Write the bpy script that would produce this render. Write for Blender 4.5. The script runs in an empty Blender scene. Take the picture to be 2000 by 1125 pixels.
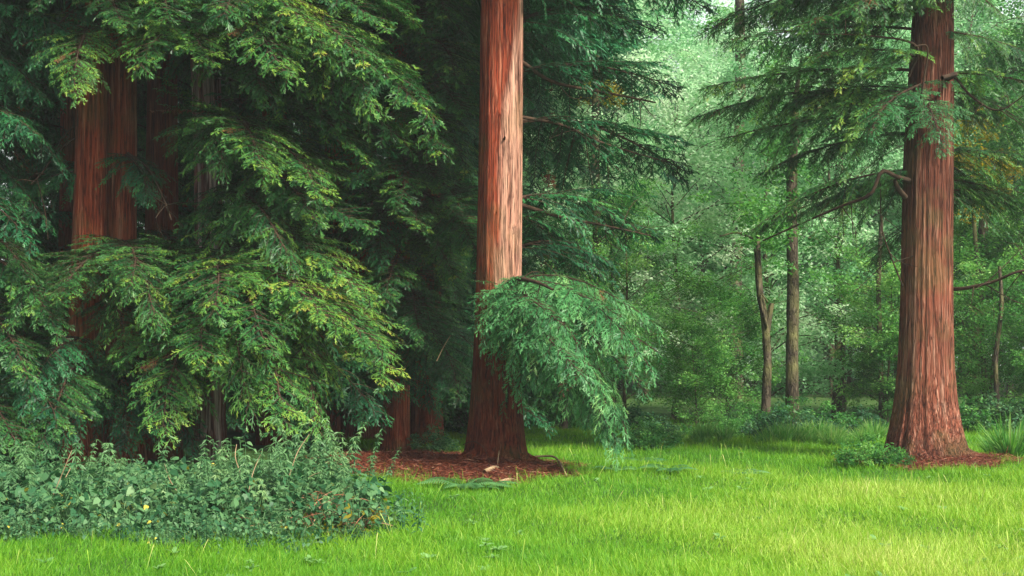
import bpy, math, random
import numpy as np
from mathutils import Vector, Matrix, Quaternion

R = math.radians
scn = bpy.context.scene
COL = scn.collection

# ------------------------------------------------------------------ camera, sky, sun, exposure
CAMH, F, HOR = 1.6, 2778.0, 680.0            # eye height, focal length in photo pixels, horizon row
cam_d = bpy.data.cameras.new("camera")
cam_d.lens = 50.0; cam_d.sensor_width = 36.0
cam_d.shift_y = (HOR - 562.5) / 2000.0
cam_d.clip_start = 0.1; cam_d.clip_end = 2000
cam = bpy.data.objects.new("camera", cam_d); COL.objects.link(cam)
cam.location = (0, 0, CAMH); cam.rotation_euler = (R(90), 0, 0)
scn.camera = cam

SUN_EL, SUN_AZ = 44.0, 138.0                 # azimuth clockwise from +Y (the view direction)
w = bpy.data.worlds.new("World"); scn.world = w; w.use_nodes = True
nt = w.node_tree; nt.nodes.clear()
sky = nt.nodes.new("ShaderNodeTexSky"); sky.sky_type = 'NISHITA'; sky.sun_disc = False
sky.sun_elevation = R(SUN_EL); sky.sun_rotation = R(SUN_AZ)
sky.air_density = 1.0; sky.dust_density = 2.5; sky.ozone_density = 1.0
bg = nt.nodes.new("ShaderNodeBackground"); bg.inputs[1].default_value = 0.075
wo = nt.nodes.new("ShaderNodeOutputWorld")
# white veil of cloud low in the sky, thinning out upwards
wtc = nt.nodes.new("ShaderNodeTexCoord"); wsx = nt.nodes.new("ShaderNodeSeparateXYZ"); nt.links.new(wtc.outputs['Generated'], wsx.inputs[0])
wmr = nt.nodes.new("ShaderNodeMapRange"); wmr.inputs[1].default_value = 0.16; wmr.inputs[2].default_value = 0.50; wmr.inputs[3].default_value = 0.9; wmr.inputs[4].default_value = 0.12
nt.links.new(wsx.outputs[2], wmr.inputs[0])
wno = nt.nodes.new("ShaderNodeTexNoise"); wno.inputs['Scale'].default_value = 3.0; wno.inputs['Detail'].default_value = 6; nt.links.new(wtc.outputs['Generated'], wno.inputs['Vector'])
wmu = nt.nodes.new("ShaderNodeMath"); wmu.operation = 'MULTIPLY_ADD'; wmu.inputs[1].default_value = 0.5; wmu.inputs[2].default_value = -0.25; wmu.use_clamp = False; nt.links.new(wno.outputs[0], wmu.inputs[0])
wad = nt.nodes.new("ShaderNodeMath"); wad.use_clamp = True; nt.links.new(wmr.outputs[0], wad.inputs[0]); nt.links.new(wmu.outputs[0], wad.inputs[1])
wmx = nt.nodes.new("ShaderNodeMix"); wmx.data_type = 'RGBA'; nt.links.new(wad.outputs[0], wmx.inputs[0]); nt.links.new(sky.outputs[0], wmx.inputs[6]); wmx.inputs[7].default_value = (7.2, 7.8, 7.4, 1)
nt.links.new(wmx.outputs[2], bg.inputs[0]); nt.links.new(bg.outputs[0], wo.inputs[0])
sl = bpy.data.lights.new("sun", 'SUN'); sl.energy = 3.4; sl.angle = R(7); sl.color = (1.0, 0.93, 0.80)
sun = bpy.data.objects.new("sun", sl); COL.objects.link(sun)
sd = Vector((math.sin(R(SUN_AZ))*math.cos(R(SUN_EL)), math.cos(R(SUN_AZ))*math.cos(R(SUN_EL)), math.sin(R(SUN_EL))))
sun.rotation_euler = sd.to_track_quat('Z', 'Y').to_euler()
scn.view_settings.view_transform = 'Standard'; scn.view_settings.look = 'None'
scn.view_settings.gamma = 1.0; scn.view_settings.exposure = 1.38
cy = scn.cycles
cy.max_bounces = 6; cy.diffuse_bounces = 4; cy.glossy_bounces = 2; cy.transmission_bounces = 4
cy.transparent_max_bounces = 4; cy.use_adaptive_sampling = False

# ------------------------------------------------------------------ helpers
def P(px, py, d):
    """point seen at photo pixel (px, py) at distance d"""
    return np.array([(px-1000)/F*d, d, CAMH-(py-HOR)/F*d])
def G(px, py):
    """ground point seen at a photo pixel"""
    d = CAMH*F/(py-HOR)
    return np.array([(px-1000)/F*d, d, 0.0])

def sstep(a, b, x):
    t = np.clip((np.asarray(x, float)-a)/(b-a), 0, 1); return t*t*(3-2*t)

def ground_z(x, y):
    x = np.asarray(x, float); y = np.asarray(y, float)
    z = 0.035*np.sin(x*0.9+1.3)*np.cos(y*0.7)+0.02*np.sin(x*2.3+y*1.9)+0.012*np.sin(x*5.1-y*4.3)
    for (cx, cyy, r, h) in MOUNDS:
        z = z + h*np.exp(-((x-cx)**2+(y-cyy)**2)/(r*r))
    return z
c1 = G(965, 925); c2 = G(1812, 908)
MOUNDS = [(c1[0], c1[1], 1.0, 0.10), (c2[0], c2[1], 1.1, 0.12), (-1.4, 19.5, 1.4, 0.08)]

class Geo:
    """collects triangles/quads as numpy blocks"""
    def __init__(s): s.v = []; s.f3 = []; s.f4 = []; s.t = []; s.n = 0
    def add(s, v, f3=None, f4=None, t=None):
        v = np.asarray(v, np.float32).reshape(-1, 3)
        if f3 is not None and len(f3): s.f3.append(np.asarray(f3, np.int64).reshape(-1, 3)+s.n)
        if f4 is not None and len(f4): s.f4.append(np.asarray(f4, np.int64).reshape(-1, 4)+s.n)
        s.v.append(v)
        s.t.append(np.full(len(v), 0.5, np.float32) if t is None else np.broadcast_to(np.asarray(t, np.float32), (len(v),)))
        s.n += len(v)
    def mesh(s, name, mat, smooth=False):
        me = bpy.data.meshes.new(name)
        v = np.concatenate(s.v); t = np.concatenate(s.t)
        f3 = np.concatenate(s.f3) if s.f3 else np.zeros((0, 3), int)
        f4 = np.concatenate(s.f4) if s.f4 else np.zeros((0, 4), int)
        me.vertices.add(len(v)); me.vertices.foreach_set('co', v.ravel())
        li = np.concatenate([f3.ravel(), f4.ravel()]).astype(np.int32)
        me.loops.add(len(li)); me.loops.foreach_set('vertex_index', li)
        tot = np.concatenate([np.full(len(f3), 3), np.full(len(f4), 4)]).astype(np.int32)
        st = np.concatenate([[0], np.cumsum(tot)[:-1]]).astype(np.int32)
        me.polygons.add(len(tot)); me.polygons.foreach_set('loop_start', st)
        me.polygons.foreach_set('loop_total', tot)
        me.polygons.foreach_set('use_smooth', np.full(len(tot), smooth))
        a = me.attributes.new('tint', 'FLOAT', 'POINT'); a.data.foreach_set('value', t.astype(np.float32))
        me.update(); me.validate(verbose=False)
        me.materials.append(mat)
        return me

def link(name, me, parent=None, loc=None, **kw):
    o = bpy.data.objects.new(name, me); COL.objects.link(o)
    if parent is not None: o.parent = parent
    if loc is not None: o.location = loc
    for k, v in kw.items(): o[k] = v
    return o
def thing(name, label, cat, loc=(0, 0, 0), rz=0, group=None):
    o = bpy.data.objects.new(name, None); COL.objects.link(o)
    o.location = [float(c) for c in loc]; o.rotation_euler = (0, 0, rz); o.empty_display_size = 0.2
    o['label'] = label; o['category'] = cat
    if group: o['group'] = group
    return o
def copy_tree(o, parent=None):
    c = o.copy(); COL.objects.link(c); c.parent = parent
    for ch in o.children: copy_tree(ch, c)
    return c

def norm(a):
    return a/np.maximum(np.linalg.norm(a, axis=-1, keepdims=True), 1e-9)

def tube(g, pts, rads, sides=6, t=0.5, jit=0.0, rng=None):
    pts = np.asarray(pts, float); n = len(pts)
    rads = np.broadcast_to(np.asarray(rads, float), (n,))
    tan = norm(np.gradient(pts, axis=0))
    ref = np.array([0, 0, 1.0]) if abs(tan[0][2]) < 0.9 else np.array([1.0, 0, 0])
    u = norm(np.cross(tan, ref)); v = np.cross(tan, u)
    a = np.arange(sides)/sides*2*np.pi
    rr = rads[:, None, None]*np.ones((n, sides, 1))
    if jit and rng is not None: rr = rr*(1+jit*rng.standard_normal((n, sides, 1)))
    ring = pts[:, None, :]+rr*(u[:, None, :]*np.cos(a)[None, :, None]+v[:, None, :]*np.sin(a)[None, :, None])
    i = np.arange(n-1)[:, None]; j = np.arange(sides)[None, :]; k = (j+1) % sides
    f = np.stack([i*sides+j, i*sides+k, (i+1)*sides+k, (i+1)*sides+j], -1).reshape(-1, 4)
    g.add(ring.reshape(-1, 3), f4=f, t=t)

def curve(pts, n=12):
    """smooth Catmull-Rom curve through points"""
    p = np.asarray(pts, float); p = np.vstack([2*p[0]-p[1], p, 2*p[-1]-p[-2]])
    out = []
    m = len(p)-3
    for s in np.linspace(0, m-1e-6, n):
        i = int(s); t = s-i; a, b, c, d = p[i:i+4]
        out.append(0.5*((2*b)+(-a+c)*t+(2*a-5*b+4*c-d)*t*t+(-a+3*b-3*c+d)*t**3))
    return np.array(out)

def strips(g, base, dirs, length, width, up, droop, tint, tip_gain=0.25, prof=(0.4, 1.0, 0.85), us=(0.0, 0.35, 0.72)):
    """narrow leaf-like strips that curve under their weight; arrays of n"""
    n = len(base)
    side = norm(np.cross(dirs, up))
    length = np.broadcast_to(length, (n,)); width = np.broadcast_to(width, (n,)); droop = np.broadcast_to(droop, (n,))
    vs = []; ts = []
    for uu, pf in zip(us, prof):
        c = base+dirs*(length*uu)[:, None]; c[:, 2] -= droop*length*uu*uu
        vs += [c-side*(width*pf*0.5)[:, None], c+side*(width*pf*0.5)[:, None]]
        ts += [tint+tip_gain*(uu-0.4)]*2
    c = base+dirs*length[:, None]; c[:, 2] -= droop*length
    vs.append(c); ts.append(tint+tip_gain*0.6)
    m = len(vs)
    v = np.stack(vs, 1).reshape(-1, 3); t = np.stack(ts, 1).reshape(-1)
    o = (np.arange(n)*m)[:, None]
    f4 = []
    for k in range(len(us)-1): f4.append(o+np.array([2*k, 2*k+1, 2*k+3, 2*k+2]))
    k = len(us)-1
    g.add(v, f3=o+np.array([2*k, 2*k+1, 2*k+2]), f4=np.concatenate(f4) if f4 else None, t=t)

# ------------------------------------------------------------------ materials
def newmat(name):
    m = bpy.data.materials.new(name); m.use_nodes = True
    n = m.node_tree.nodes; n.clear()
    return m, n, m.node_tree.links
def ramp(n, stops):
    r = n.new("ShaderNodeValToRGB"); e = r.color_ramp.elements
    while len(e) > 1: e.remove(e[-1])
    e[0].position = stops[0][0]; e[0].color = (*stops[0][1], 1)
    for p, c in stops[1:]:
        x = e.new(p); x.color = (*c, 1)
    return r
def leaf_mat(name, stops, trans=0.35, rough=0.5, objvar=0.12, spec=0.3, noise=0.0, nscale=0.4):
    m, n, L = newmat(name)
    out = n.new("ShaderNodeOutputMaterial")
    at = n.new("ShaderNodeAttribute"); at.attribute_name = 'tint'
    oi = n.new("ShaderNodeObjectInfo")
    ma = n.new("ShaderNodeMath"); ma.operation = 'MULTIPLY_ADD'; ma.inputs[1].default_value = objvar*2; ma.inputs[2].default_value = -objvar
    L.new(oi.outputs['Random'], ma.inputs[0])
    ad = n.new("ShaderNodeMath"); ad.operation = 'ADD'; L.new(at.outputs['Fac'], ad.inputs[0]); L.new(ma.outputs[0], ad.inputs[1])
    src = ad.outputs[0]
    if noise:
        ge = n.new("ShaderNodeNewGeometry")
        no = n.new("ShaderNodeTexNoise"); no.inputs['Scale'].default_value = nscale; no.inputs['Detail'].default_value = 3
        L.new(ge.outputs['Position'], no.inputs['Vector'])
        m2 = n.new("ShaderNodeMath"); m2.operation = 'MULTIPLY_ADD'; m2.inputs[1].default_value = noise*2; m2.inputs[2].default_value = -noise
        L.new(no.outputs[0], m2.inputs[0])
        a2 = n.new("ShaderNodeMath"); a2.operation = 'ADD'; L.new(src, a2.inputs[0]); L.new(m2.outputs[0], a2.inputs[1]); src = a2.outputs[0]
    r = ramp(n, stops); L.new(src, r.inputs[0])
    b = n.new("ShaderNodeBsdfPrincipled"); b.inputs['Roughness'].default_value = rough
    b.inputs['Specular IOR Level'].default_value = spec
    L.new(r.outputs[0], b.inputs['Base Color'])
    if trans:
        tr = n.new("ShaderNodeBsdfTranslucent")
        hs = n.new("ShaderNodeHueSaturation"); hs.inputs['Hue'].default_value = 0.485; hs.inputs['Saturation'].default_value = 1.1; hs.inputs['Value'].default_value = 1.25
        L.new(r.outputs[0], hs.inputs['Color']); L.new(hs.outputs[0], tr.inputs[0])
        mx = n.new("ShaderNodeMixShader"); mx.inputs[0].default_value = trans
        L.new(b.outputs[0], mx.inputs[1]); L.new(tr.outputs[0], mx.inputs[2]); L.new(mx.outputs[0], out.inputs[0])
    else: L.new(b.outputs[0], out.inputs[0])
    return m
def bark_mat(name, dark, mid, light, pale=(0.55, 0.36, 0.27), zs=0.040, scale=42.0, bump=1.0, green=0.0):
    m, n, L = newmat(name)
    out = n.new("ShaderNodeOutputMaterial"); b = n.new("ShaderNodeBsdfPrincipled")
    b.inputs['Roughness'].default_value = 0.85; b.inputs['Specular IOR Level'].default_value = 0.2
    tc = n.new("ShaderNodeTexCoord"); mp = n.new("ShaderNodeMapping"); mp.inputs['Scale'].default_value = (1, 1, zs)
    wn = n.new("ShaderNodeTexNoise"); wn.inputs['Scale'].default_value = 1.7; wn.inputs['Detail'].default_value = 2
    L.new(tc.outputs['Object'], wn.inputs['Vector'])
    vm = n.new("ShaderNodeVectorMath"); vm.operation = 'SCALE'; vm.inputs['Scale'].default_value = 0.05
    L.new(wn.outputs['Color'], vm.inputs[0])
    va = n.new("ShaderNodeVectorMath"); L.new(tc.outputs['Object'], va.inputs[0]); L.new(vm.outputs[0], va.inputs[1])
    L.new(va.outputs[0], mp.inputs['Vector'])
    n1 = n.new("ShaderNodeTexNoise"); n1.inputs['Scale'].default_value = scale; n1.inputs['Detail'].default_value = 7; n1.inputs['Roughness'].default_value = 0.62
    L.new(mp.outputs[0], n1.inputs['Vector'])
    n2 = n.new("ShaderNodeTexNoise"); n2.inputs['Scale'].default_value = scale*0.33; n2.inputs['Detail'].default_value = 4
    L.new(mp.outputs[0], n2.inputs['Vector'])
    mm = n.new("ShaderNodeMath"); mm.operation = 'MULTIPLY_ADD'; mm.inputs[1].default_value = 0.3
    L.new(n2.outputs[0], mm.inputs[0])
    m3 = n.new("ShaderNodeMath"); m3.operation = 'MULTIPLY'; m3.inputs[1].default_value = 0.75; L.new(n1.outputs[0], m3.inputs[0]); L.new(m3.outputs[0], mm.inputs[2])
    # thin dark fissures that run up the trunk and break off
    fz = n.new("ShaderNodeMapping"); fz.inputs['Scale'].default_value = (1, 1, zs*0.7); L.new(va.outputs[0], fz.inputs['Vector'])
    nf = n.new("ShaderNodeTexNoise"); nf.inputs['Scale'].default_value = scale*0.95; nf.inputs['Detail'].default_value = 3; nf.inputs['Roughness'].default_value = 0.5
    L.new(fz.outputs[0], nf.inputs['Vector'])
    fs = n.new("ShaderNodeMath"); fs.operation = 'SUBTRACT'; fs.inputs[1].default_value = 0.5; L.new(nf.outputs[0], fs.inputs[0])
    fa = n.new("ShaderNodeMath"); fa.operation = 'ABSOLUTE'; L.new(fs.outputs[0], fa.inputs[0])
    fr = n.new("ShaderNodeMapRange"); fr.inputs[1].default_value = 0.0; fr.inputs[2].default_value = 0.055; fr.inputs[3].default_value = 0.0; fr.inputs[4].default_value = 1.0
    L.new(fa.outputs[0], fr.inputs[0])
    r = ramp(n, [(0.40, dark), (0.49, mid), (0.55, mid), (0.66, light)]); L.new(mm.outputs[0], r.inputs[0])
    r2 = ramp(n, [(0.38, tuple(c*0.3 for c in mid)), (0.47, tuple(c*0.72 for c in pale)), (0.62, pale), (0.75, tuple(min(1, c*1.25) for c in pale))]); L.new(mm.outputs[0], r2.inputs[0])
    at = n.new("ShaderNodeAttribute"); at.attribute_name = 'tint'
    # tint 0.5 = ordinary bark, towards 1 = weathered pale bark, towards 0 = dark bark and painted-in shade
    e1 = n.new("ShaderNodeMath"); e1.operation = 'MULTIPLY_ADD'; e1.inputs[1].default_value = 2.0; e1.inputs[2].default_value = -1.0; e1.use_clamp = True
    ns = n.new("ShaderNodeMath"); ns.operation = 'MULTIPLY_ADD'; ns.inputs[1].default_value = 0.8; ns.inputs[2].default_value = -0.4
    L.new(n2.outputs[0], ns.inputs[0])
    sm = n.new("ShaderNodeMath"); L.new(at.outputs['Fac'], sm.inputs[0]); L.new(ns.outputs[0], sm.inputs[1])
    L.new(at.outputs['Fac'], e1.inputs[0])
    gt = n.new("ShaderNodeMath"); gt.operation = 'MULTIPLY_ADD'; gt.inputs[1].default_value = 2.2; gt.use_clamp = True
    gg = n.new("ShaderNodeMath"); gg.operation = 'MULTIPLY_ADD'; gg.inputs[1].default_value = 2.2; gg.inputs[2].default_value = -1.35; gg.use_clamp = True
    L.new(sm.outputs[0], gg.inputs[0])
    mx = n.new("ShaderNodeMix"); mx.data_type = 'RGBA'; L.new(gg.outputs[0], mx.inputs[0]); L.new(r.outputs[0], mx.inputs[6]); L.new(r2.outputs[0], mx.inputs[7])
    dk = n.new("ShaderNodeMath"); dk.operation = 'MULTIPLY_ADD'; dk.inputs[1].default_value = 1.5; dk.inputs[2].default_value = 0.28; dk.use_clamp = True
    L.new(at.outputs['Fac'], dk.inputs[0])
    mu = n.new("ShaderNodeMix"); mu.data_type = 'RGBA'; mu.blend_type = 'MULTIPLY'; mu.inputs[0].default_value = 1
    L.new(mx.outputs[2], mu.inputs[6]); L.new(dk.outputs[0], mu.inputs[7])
    fm = n.new("ShaderNodeMapRange"); fm.inputs[3].default_value = 0.36; fm.inputs[4].default_value = 1.0; L.new(fr.outputs[0], fm.inputs[0])
    mf = n.new("ShaderNodeMix"); mf.data_type = 'RGBA'; mf.blend_type = 'MULTIPLY'; mf.inputs[0].default_value = 1
    L.new(mu.outputs[2], mf.inputs[6]); L.new(fm.outputs[0], mf.inputs[7])
    col = mf.outputs[2]
    if green:
        n4 = n.new("ShaderNodeTexNoise"); n4.inputs['Scale'].default_value = 1.9; n4.inputs['Detail'].default_value = 5; L.new(tc.outputs['Object'], n4.inputs['Vector'])
        r4 = ramp(n, [(0.48, (0, 0, 0)), (0.62, (green,)*3)]); L.new(n4.outputs[0], r4.inputs[0])
        m4 = n.new("ShaderNodeMix"); m4.data_type = 'RGBA'; L.new(r4.outputs[0], m4.inputs[0]); L.new(col, m4.inputs[6]); m4.inputs[7].default_value = (0.17, 0.17, 0.06, 1)
        col = m4.outputs[2]
    L.new(col, b.inputs['Base Color'])
    bp = n.new("ShaderNodeBump"); bp.inputs['Strength'].default_value = bump; bp.inputs['Distance'].default_value = 0.05
    hb = n.new("ShaderNodeMath"); hb.operation = 'MULTIPLY_ADD'; hb.inputs[1].default_value = 0.35; L.new(fr.outputs[0], hb.inputs[0]); L.new(mm.outputs[0], hb.inputs[2])
    L.new(hb.outputs[0], bp.inputs['Height']); L.new(bp.outputs[0], b.inputs['Normal']); L.new(b.outputs[0], out.inputs[0])
    return m
def plain_mat(name, stops, scale=3.0, rough=0.9, bump=0.3):
    m, n, L = newmat(name)
    out = n.new("ShaderNodeOutputMaterial"); b = n.new("ShaderNodeBsdfPrincipled"); b.inputs['Roughness'].default_value = rough
    b.inputs['Specular IOR Level'].default_value = 0.2
    tc = n.new("ShaderNodeTexCoord"); no = n.new("ShaderNodeTexNoise"); no.inputs['Scale'].default_value = scale; no.inputs['Detail'].default_value = 8
    L.new(tc.outputs['Object'], no.inputs['Vector'])
    r = ramp(n, stops); L.new(no.outputs[0], r.inputs[0]); L.new(r.outputs[0], b.inputs['Base Color'])
    bp = n.new("ShaderNodeBump"); bp.inputs['Strength'].default_value = bump; L.new(no.outputs[0], bp.inputs['Height']); L.new(bp.outputs[0], b.inputs['Normal'])
    L.new(b.outputs[0], out.inputs[0]); return m

M = {}
M['redwood'] = bark_mat('red_bark', (0.055, 0.012, 0.008), (0.30, 0.052, 0.022), (0.50, 0.17, 0.095), pale=(0.66, 0.35, 0.245), green=0.25)
M['redwood_orange'] = bark_mat('orange_bark', (0.050, 0.014, 0.009), (0.235, 0.070, 0.040), (0.50, 0.25, 0.17), pale=(0.52, 0.32, 0.23), green=0.25)
M['shred'] = bark_mat('shredded_bark', (0.02, 0.008, 0.008), (0.22, 0.08, 0.07), (0.80, 0.62, 0.58), zs=0.03, scale=30, pale=(0.62, 0.5, 0.48))
M['grey_bark'] = bark_mat('grey_bark', (0.018, 0.014, 0.010), (0.070, 0.055, 0.036), (0.16, 0.13, 0.09), zs=0.3, scale=14, green=0.7)
M['twig'] = plain_mat('branch_bark', [(0.3, (0.020, 0.013, 0.009)), (0.6, (0.060, 0.036, 0.022))], 9)
M['drytwig'] = plain_mat('dry_twig', [(0.3, (0.20, 0.13, 0.07)), (0.6, (0.38, 0.27, 0.16))], 9)
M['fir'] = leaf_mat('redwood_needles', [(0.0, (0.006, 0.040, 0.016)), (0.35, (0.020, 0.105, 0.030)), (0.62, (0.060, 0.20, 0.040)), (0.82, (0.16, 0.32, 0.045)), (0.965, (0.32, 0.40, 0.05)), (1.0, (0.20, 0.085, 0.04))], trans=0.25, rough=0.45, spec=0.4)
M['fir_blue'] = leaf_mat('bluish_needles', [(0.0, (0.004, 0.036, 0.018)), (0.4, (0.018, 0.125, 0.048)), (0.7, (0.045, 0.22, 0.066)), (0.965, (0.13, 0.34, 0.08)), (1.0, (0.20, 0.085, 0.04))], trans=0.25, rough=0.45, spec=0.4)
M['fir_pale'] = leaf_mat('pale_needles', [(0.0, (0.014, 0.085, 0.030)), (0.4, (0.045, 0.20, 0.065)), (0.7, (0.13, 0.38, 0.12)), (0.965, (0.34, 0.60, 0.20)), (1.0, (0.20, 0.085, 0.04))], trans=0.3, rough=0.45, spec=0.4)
M['wood_leaf'] = leaf_mat('woodland_leaves', [(0.0, (0.015, 0.085, 0.022)), (0.4, (0.055, 0.22, 0.048)), (0.7, (0.14, 0.37, 0.08)), (1.0, (0.34, 0.58, 0.18))], trans=0.45, objvar=0.18)
M['pale_leaf'] = leaf_mat('pale_woodland_leaves', [(0.0, (0.05, 0.20, 0.08)), (0.4, (0.20, 0.46, 0.22)), (0.7, (0.42, 0.68, 0.40)), (1.0, (0.72, 0.86, 0.64))], trans=0.5, objvar=0.15)
M['yellow_leaf'] = leaf_mat('golden_leaves', [(0.0, (0.12, 0.17, 0.02)), (0.5, (0.32, 0.27, 0.03)), (1.0, (0.52, 0.42, 0.06))], trans=0.5)
M['nettle'] = leaf_mat('nettle_leaves', [(0.0, (0.010, 0.055, 0.024)), (0.4, (0.035, 0.13, 0.052)), (0.75, (0.13, 0.27, 0.105)), (0.965, (0.24, 0.38, 0.15)), (1.0, (0.50, 0.45, 0.07))], trans=0.3)
M['grass'] = leaf_mat('grass_blades', [(0.0, (0.045, 0.20, 0.012)), (0.35, (0.12, 0.34, 0.018)), (0.6, (0.25, 0.46, 0.035)), (0.85, (0.44, 0.58, 0.11)), (1.0, (0.62, 0.62, 0.22))], trans=0.4, objvar=0.0, rough=0.5, noise=0.12, nscale=0.8)
M['tallgrass'] = leaf_mat('rough_grass', [(0.0, (0.03, 0.17, 0.03)), (0.5, (0.10, 0.32, 0.05)), (1.0, (0.36, 0.50, 0.16))], trans=0.4)
M['fern'] = leaf_mat('fern_fronds', [(0.0, (0.03, 0.12, 0.04)), (0.5, (0.07, 0.22, 0.08)), (1.0, (0.2, 0.4, 0.12))], trans=0.4)
M['ground'] = plain_mat('meadow_soil', [(0.3, (0.020, 0.050, 0.010)), (0.55, (0.045, 0.10, 0.018)), (0.75, (0.06, 0.07, 0.03))], 1.5)
M['litter'] = plain_mat('litter_soil', [(0.3, (0.055, 0.018, 0.012)), (0.6, (0.16, 0.055, 0.035)), (0.75, (0.25, 0.11, 0.07))], 14, bump=0.6)
M['needles'] = leaf_mat('fallen_needles', [(0.0, (0.035, 0.010, 0.008)), (0.5, (0.19, 0.048, 0.026)), (0.8, (0.32, 0.13, 0.07)), (1.0, (0.5, 0.33, 0.2))], trans=0, objvar=0)

# ------------------------------------------------------------------ foliage generators
UP = np.array([0, 0, 1.0])
def make_bough(seed, L=3.2, droop=0.55, weep=0.55, lat=1.0, tw=0.17, tww=0.030, dens=1.0, hang=0.25, rise=0.12, tip=0.3, yel=0.0, base=0.34):
    """one long drooping bough: returns (wood Geo, foliage Geo); runs along +X, hangs to -Z"""
    rng = np.random.default_rng(seed)
    wood, fol = Geo(), Geo()
    ph = rng.uniform(0, 6)
    s = np.linspace(0, 1, 26)
    ax = np.stack([s*L, 0.10*np.sin(s*4+ph)*s*L*0.5, rise*L*s-droop*L*s**2.2], 1)
    tube(wood, ax, np.linspace(0.028, 0.005, 26)*L/3.2, 5)
    axt = norm(np.gradient(ax, axis=0))
    nl = int(44*dens*L/3.2)
    B, D, LN, W, U, T, DR = [], [], [], [], [], [], []
    for i in range(nl):
        si = 0.10+0.90*(i+rng.uniform(0, .8))/nl
        k = si*25; k0 = min(int(k), 24); fr = k-k0
        b = ax[k0]*(1-fr)+ax[k0+1]*fr; tn = axt[k0]
        sd_ = 1 if i % 2 else -1
        under = rng.random() < hang
        ang = R(68-30*si+rng.normal(0, 10))*sd_
        prof = (0.35+0.95*math.sin(math.pi*min(1, (si+0.08)*0.95)**0.8))*(1-0.45*si)
        ll = lat*prof*rng.uniform(0.65, 1.15)*L/3.2
        hor = norm(np.array([tn[0], tn[1], 0]))
        dr = np.array([hor[0]*math.cos(ang)-hor[1]*math.sin(ang), hor[0]*math.sin(ang)+hor[1]*math.cos(ang), 0.0])
        dr[2] = tn[2]*0.5+rng.normal(0.08, 0.12)-(0.7 if under else 0)
        dr = norm(dr); wp = weep*rng.uniform(0.5, 1.4)
        m = 9
        t = np.linspace(0, 1, m)
        lp = b+dr*(t*ll)[:, None]; lp[:, 2] -= wp*ll*t*t
        lp[:, :2] += rng.normal(0, 0.012, (m, 2))*t[:, None]
        tube(wood, lp, np.linspace(0.008, 0.002, m), 3)
        lt = norm(np.gradient(lp, axis=0))
        ltint = rng.normal(base, 0.13); dead = rng.random() < 0.007
        nt_ = max(6, int(ll/0.032*dens))
        tt = np.linspace(0.08, 1.0, nt_)+rng.uniform(-.01, .01, nt_)
        tt = np.clip(tt, 0, 1)
        idx = np.minimum((tt*(m-1)).astype(int), m-2); fr = (tt*(m-1)-idx)[:, None]
        bp = lp[idx]*(1-fr)+lp[idx+1]*fr; tg = lt[idx]
        upv = norm(UP+0.5*rng.normal(0, 0.35, (nt_, 3)))
        upv = norm(upv-tg*(upv*tg).sum(1, keepdims=True))
        sdv = np.cross(upv, tg)
        sg = np.where(np.arange(nt_) % 2, 1.0, -1.0)[:, None]
        a = R(48)+rng.normal(0, R(12), nt_)[:, None]; a[-1] = 0
        dd = norm(tg*np.cos(a)+sdv*sg*np.sin(a)+rng.normal(0, 0.10, (nt_, 3)))
        ln = tw*(0.55+0.65*np.sin(np.pi*np.clip(tt*0.85+0.12, 0, 1)))*rng.uniform(0.6, 1.3, nt_)
        B.append(bp); D.append(dd); LN.append(ln); W.append(0.78*tww*rng.uniform(0.75, 1.25, nt_)); U.append(norm(upv+rng.normal(0, 0.3, (nt_, 3))))
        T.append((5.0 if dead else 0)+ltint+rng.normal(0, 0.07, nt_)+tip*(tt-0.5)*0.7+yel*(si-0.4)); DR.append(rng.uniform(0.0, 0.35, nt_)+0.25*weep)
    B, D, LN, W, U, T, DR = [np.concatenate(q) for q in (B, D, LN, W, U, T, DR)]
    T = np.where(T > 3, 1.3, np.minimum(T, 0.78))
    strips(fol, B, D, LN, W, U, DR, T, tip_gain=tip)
    # finer side shoots on each twig: gives the feathery edge
    n = len(B); k = 4
    for q in range(k):
        u = rng.uniform(0.0, 0.2, n)+0.2+0.17*q
        b2 = B+D*(LN*u)[:, None]; b2[:, 2] -= DR*LN*u*u
        sdv = norm(np.cross(U, D)); sg = 1.0 if q % 2 else -1.0
        d2 = norm(D*0.75+sdv*sg*0.65+rng.normal(0, 0.12, (n, 3)))
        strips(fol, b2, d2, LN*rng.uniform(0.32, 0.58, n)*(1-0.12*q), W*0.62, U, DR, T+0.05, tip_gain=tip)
    return wood, fol

PROTO = {}
def proto(key, mat, **kw):
    w_, f_ = make_bough(**kw)
    PROTO[key] = (w_.mesh('branch_wood', M['twig']), f_.mesh('branch_foliage', M[mat]), kw.get('L', 3.2), kw)
for i in range(4):
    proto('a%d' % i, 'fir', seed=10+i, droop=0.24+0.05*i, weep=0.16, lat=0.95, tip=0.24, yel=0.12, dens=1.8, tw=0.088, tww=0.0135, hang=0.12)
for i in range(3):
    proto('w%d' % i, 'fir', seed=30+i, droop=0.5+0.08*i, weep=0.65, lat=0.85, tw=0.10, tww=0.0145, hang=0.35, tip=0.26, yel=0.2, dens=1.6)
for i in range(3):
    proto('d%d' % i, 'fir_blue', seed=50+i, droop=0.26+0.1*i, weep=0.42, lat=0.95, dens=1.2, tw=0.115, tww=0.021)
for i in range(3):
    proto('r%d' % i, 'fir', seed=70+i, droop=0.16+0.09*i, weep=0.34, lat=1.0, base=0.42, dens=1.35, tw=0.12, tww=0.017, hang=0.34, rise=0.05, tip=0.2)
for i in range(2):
    proto('p%d' % i, 'fir_pale', seed=130+i, droop=0.2+0.09*i, weep=0.3, lat=0.8, dens=1.1, tw=0.11, tww=0.017, hang=0.2, rise=0.05, tip=0.2)
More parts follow.
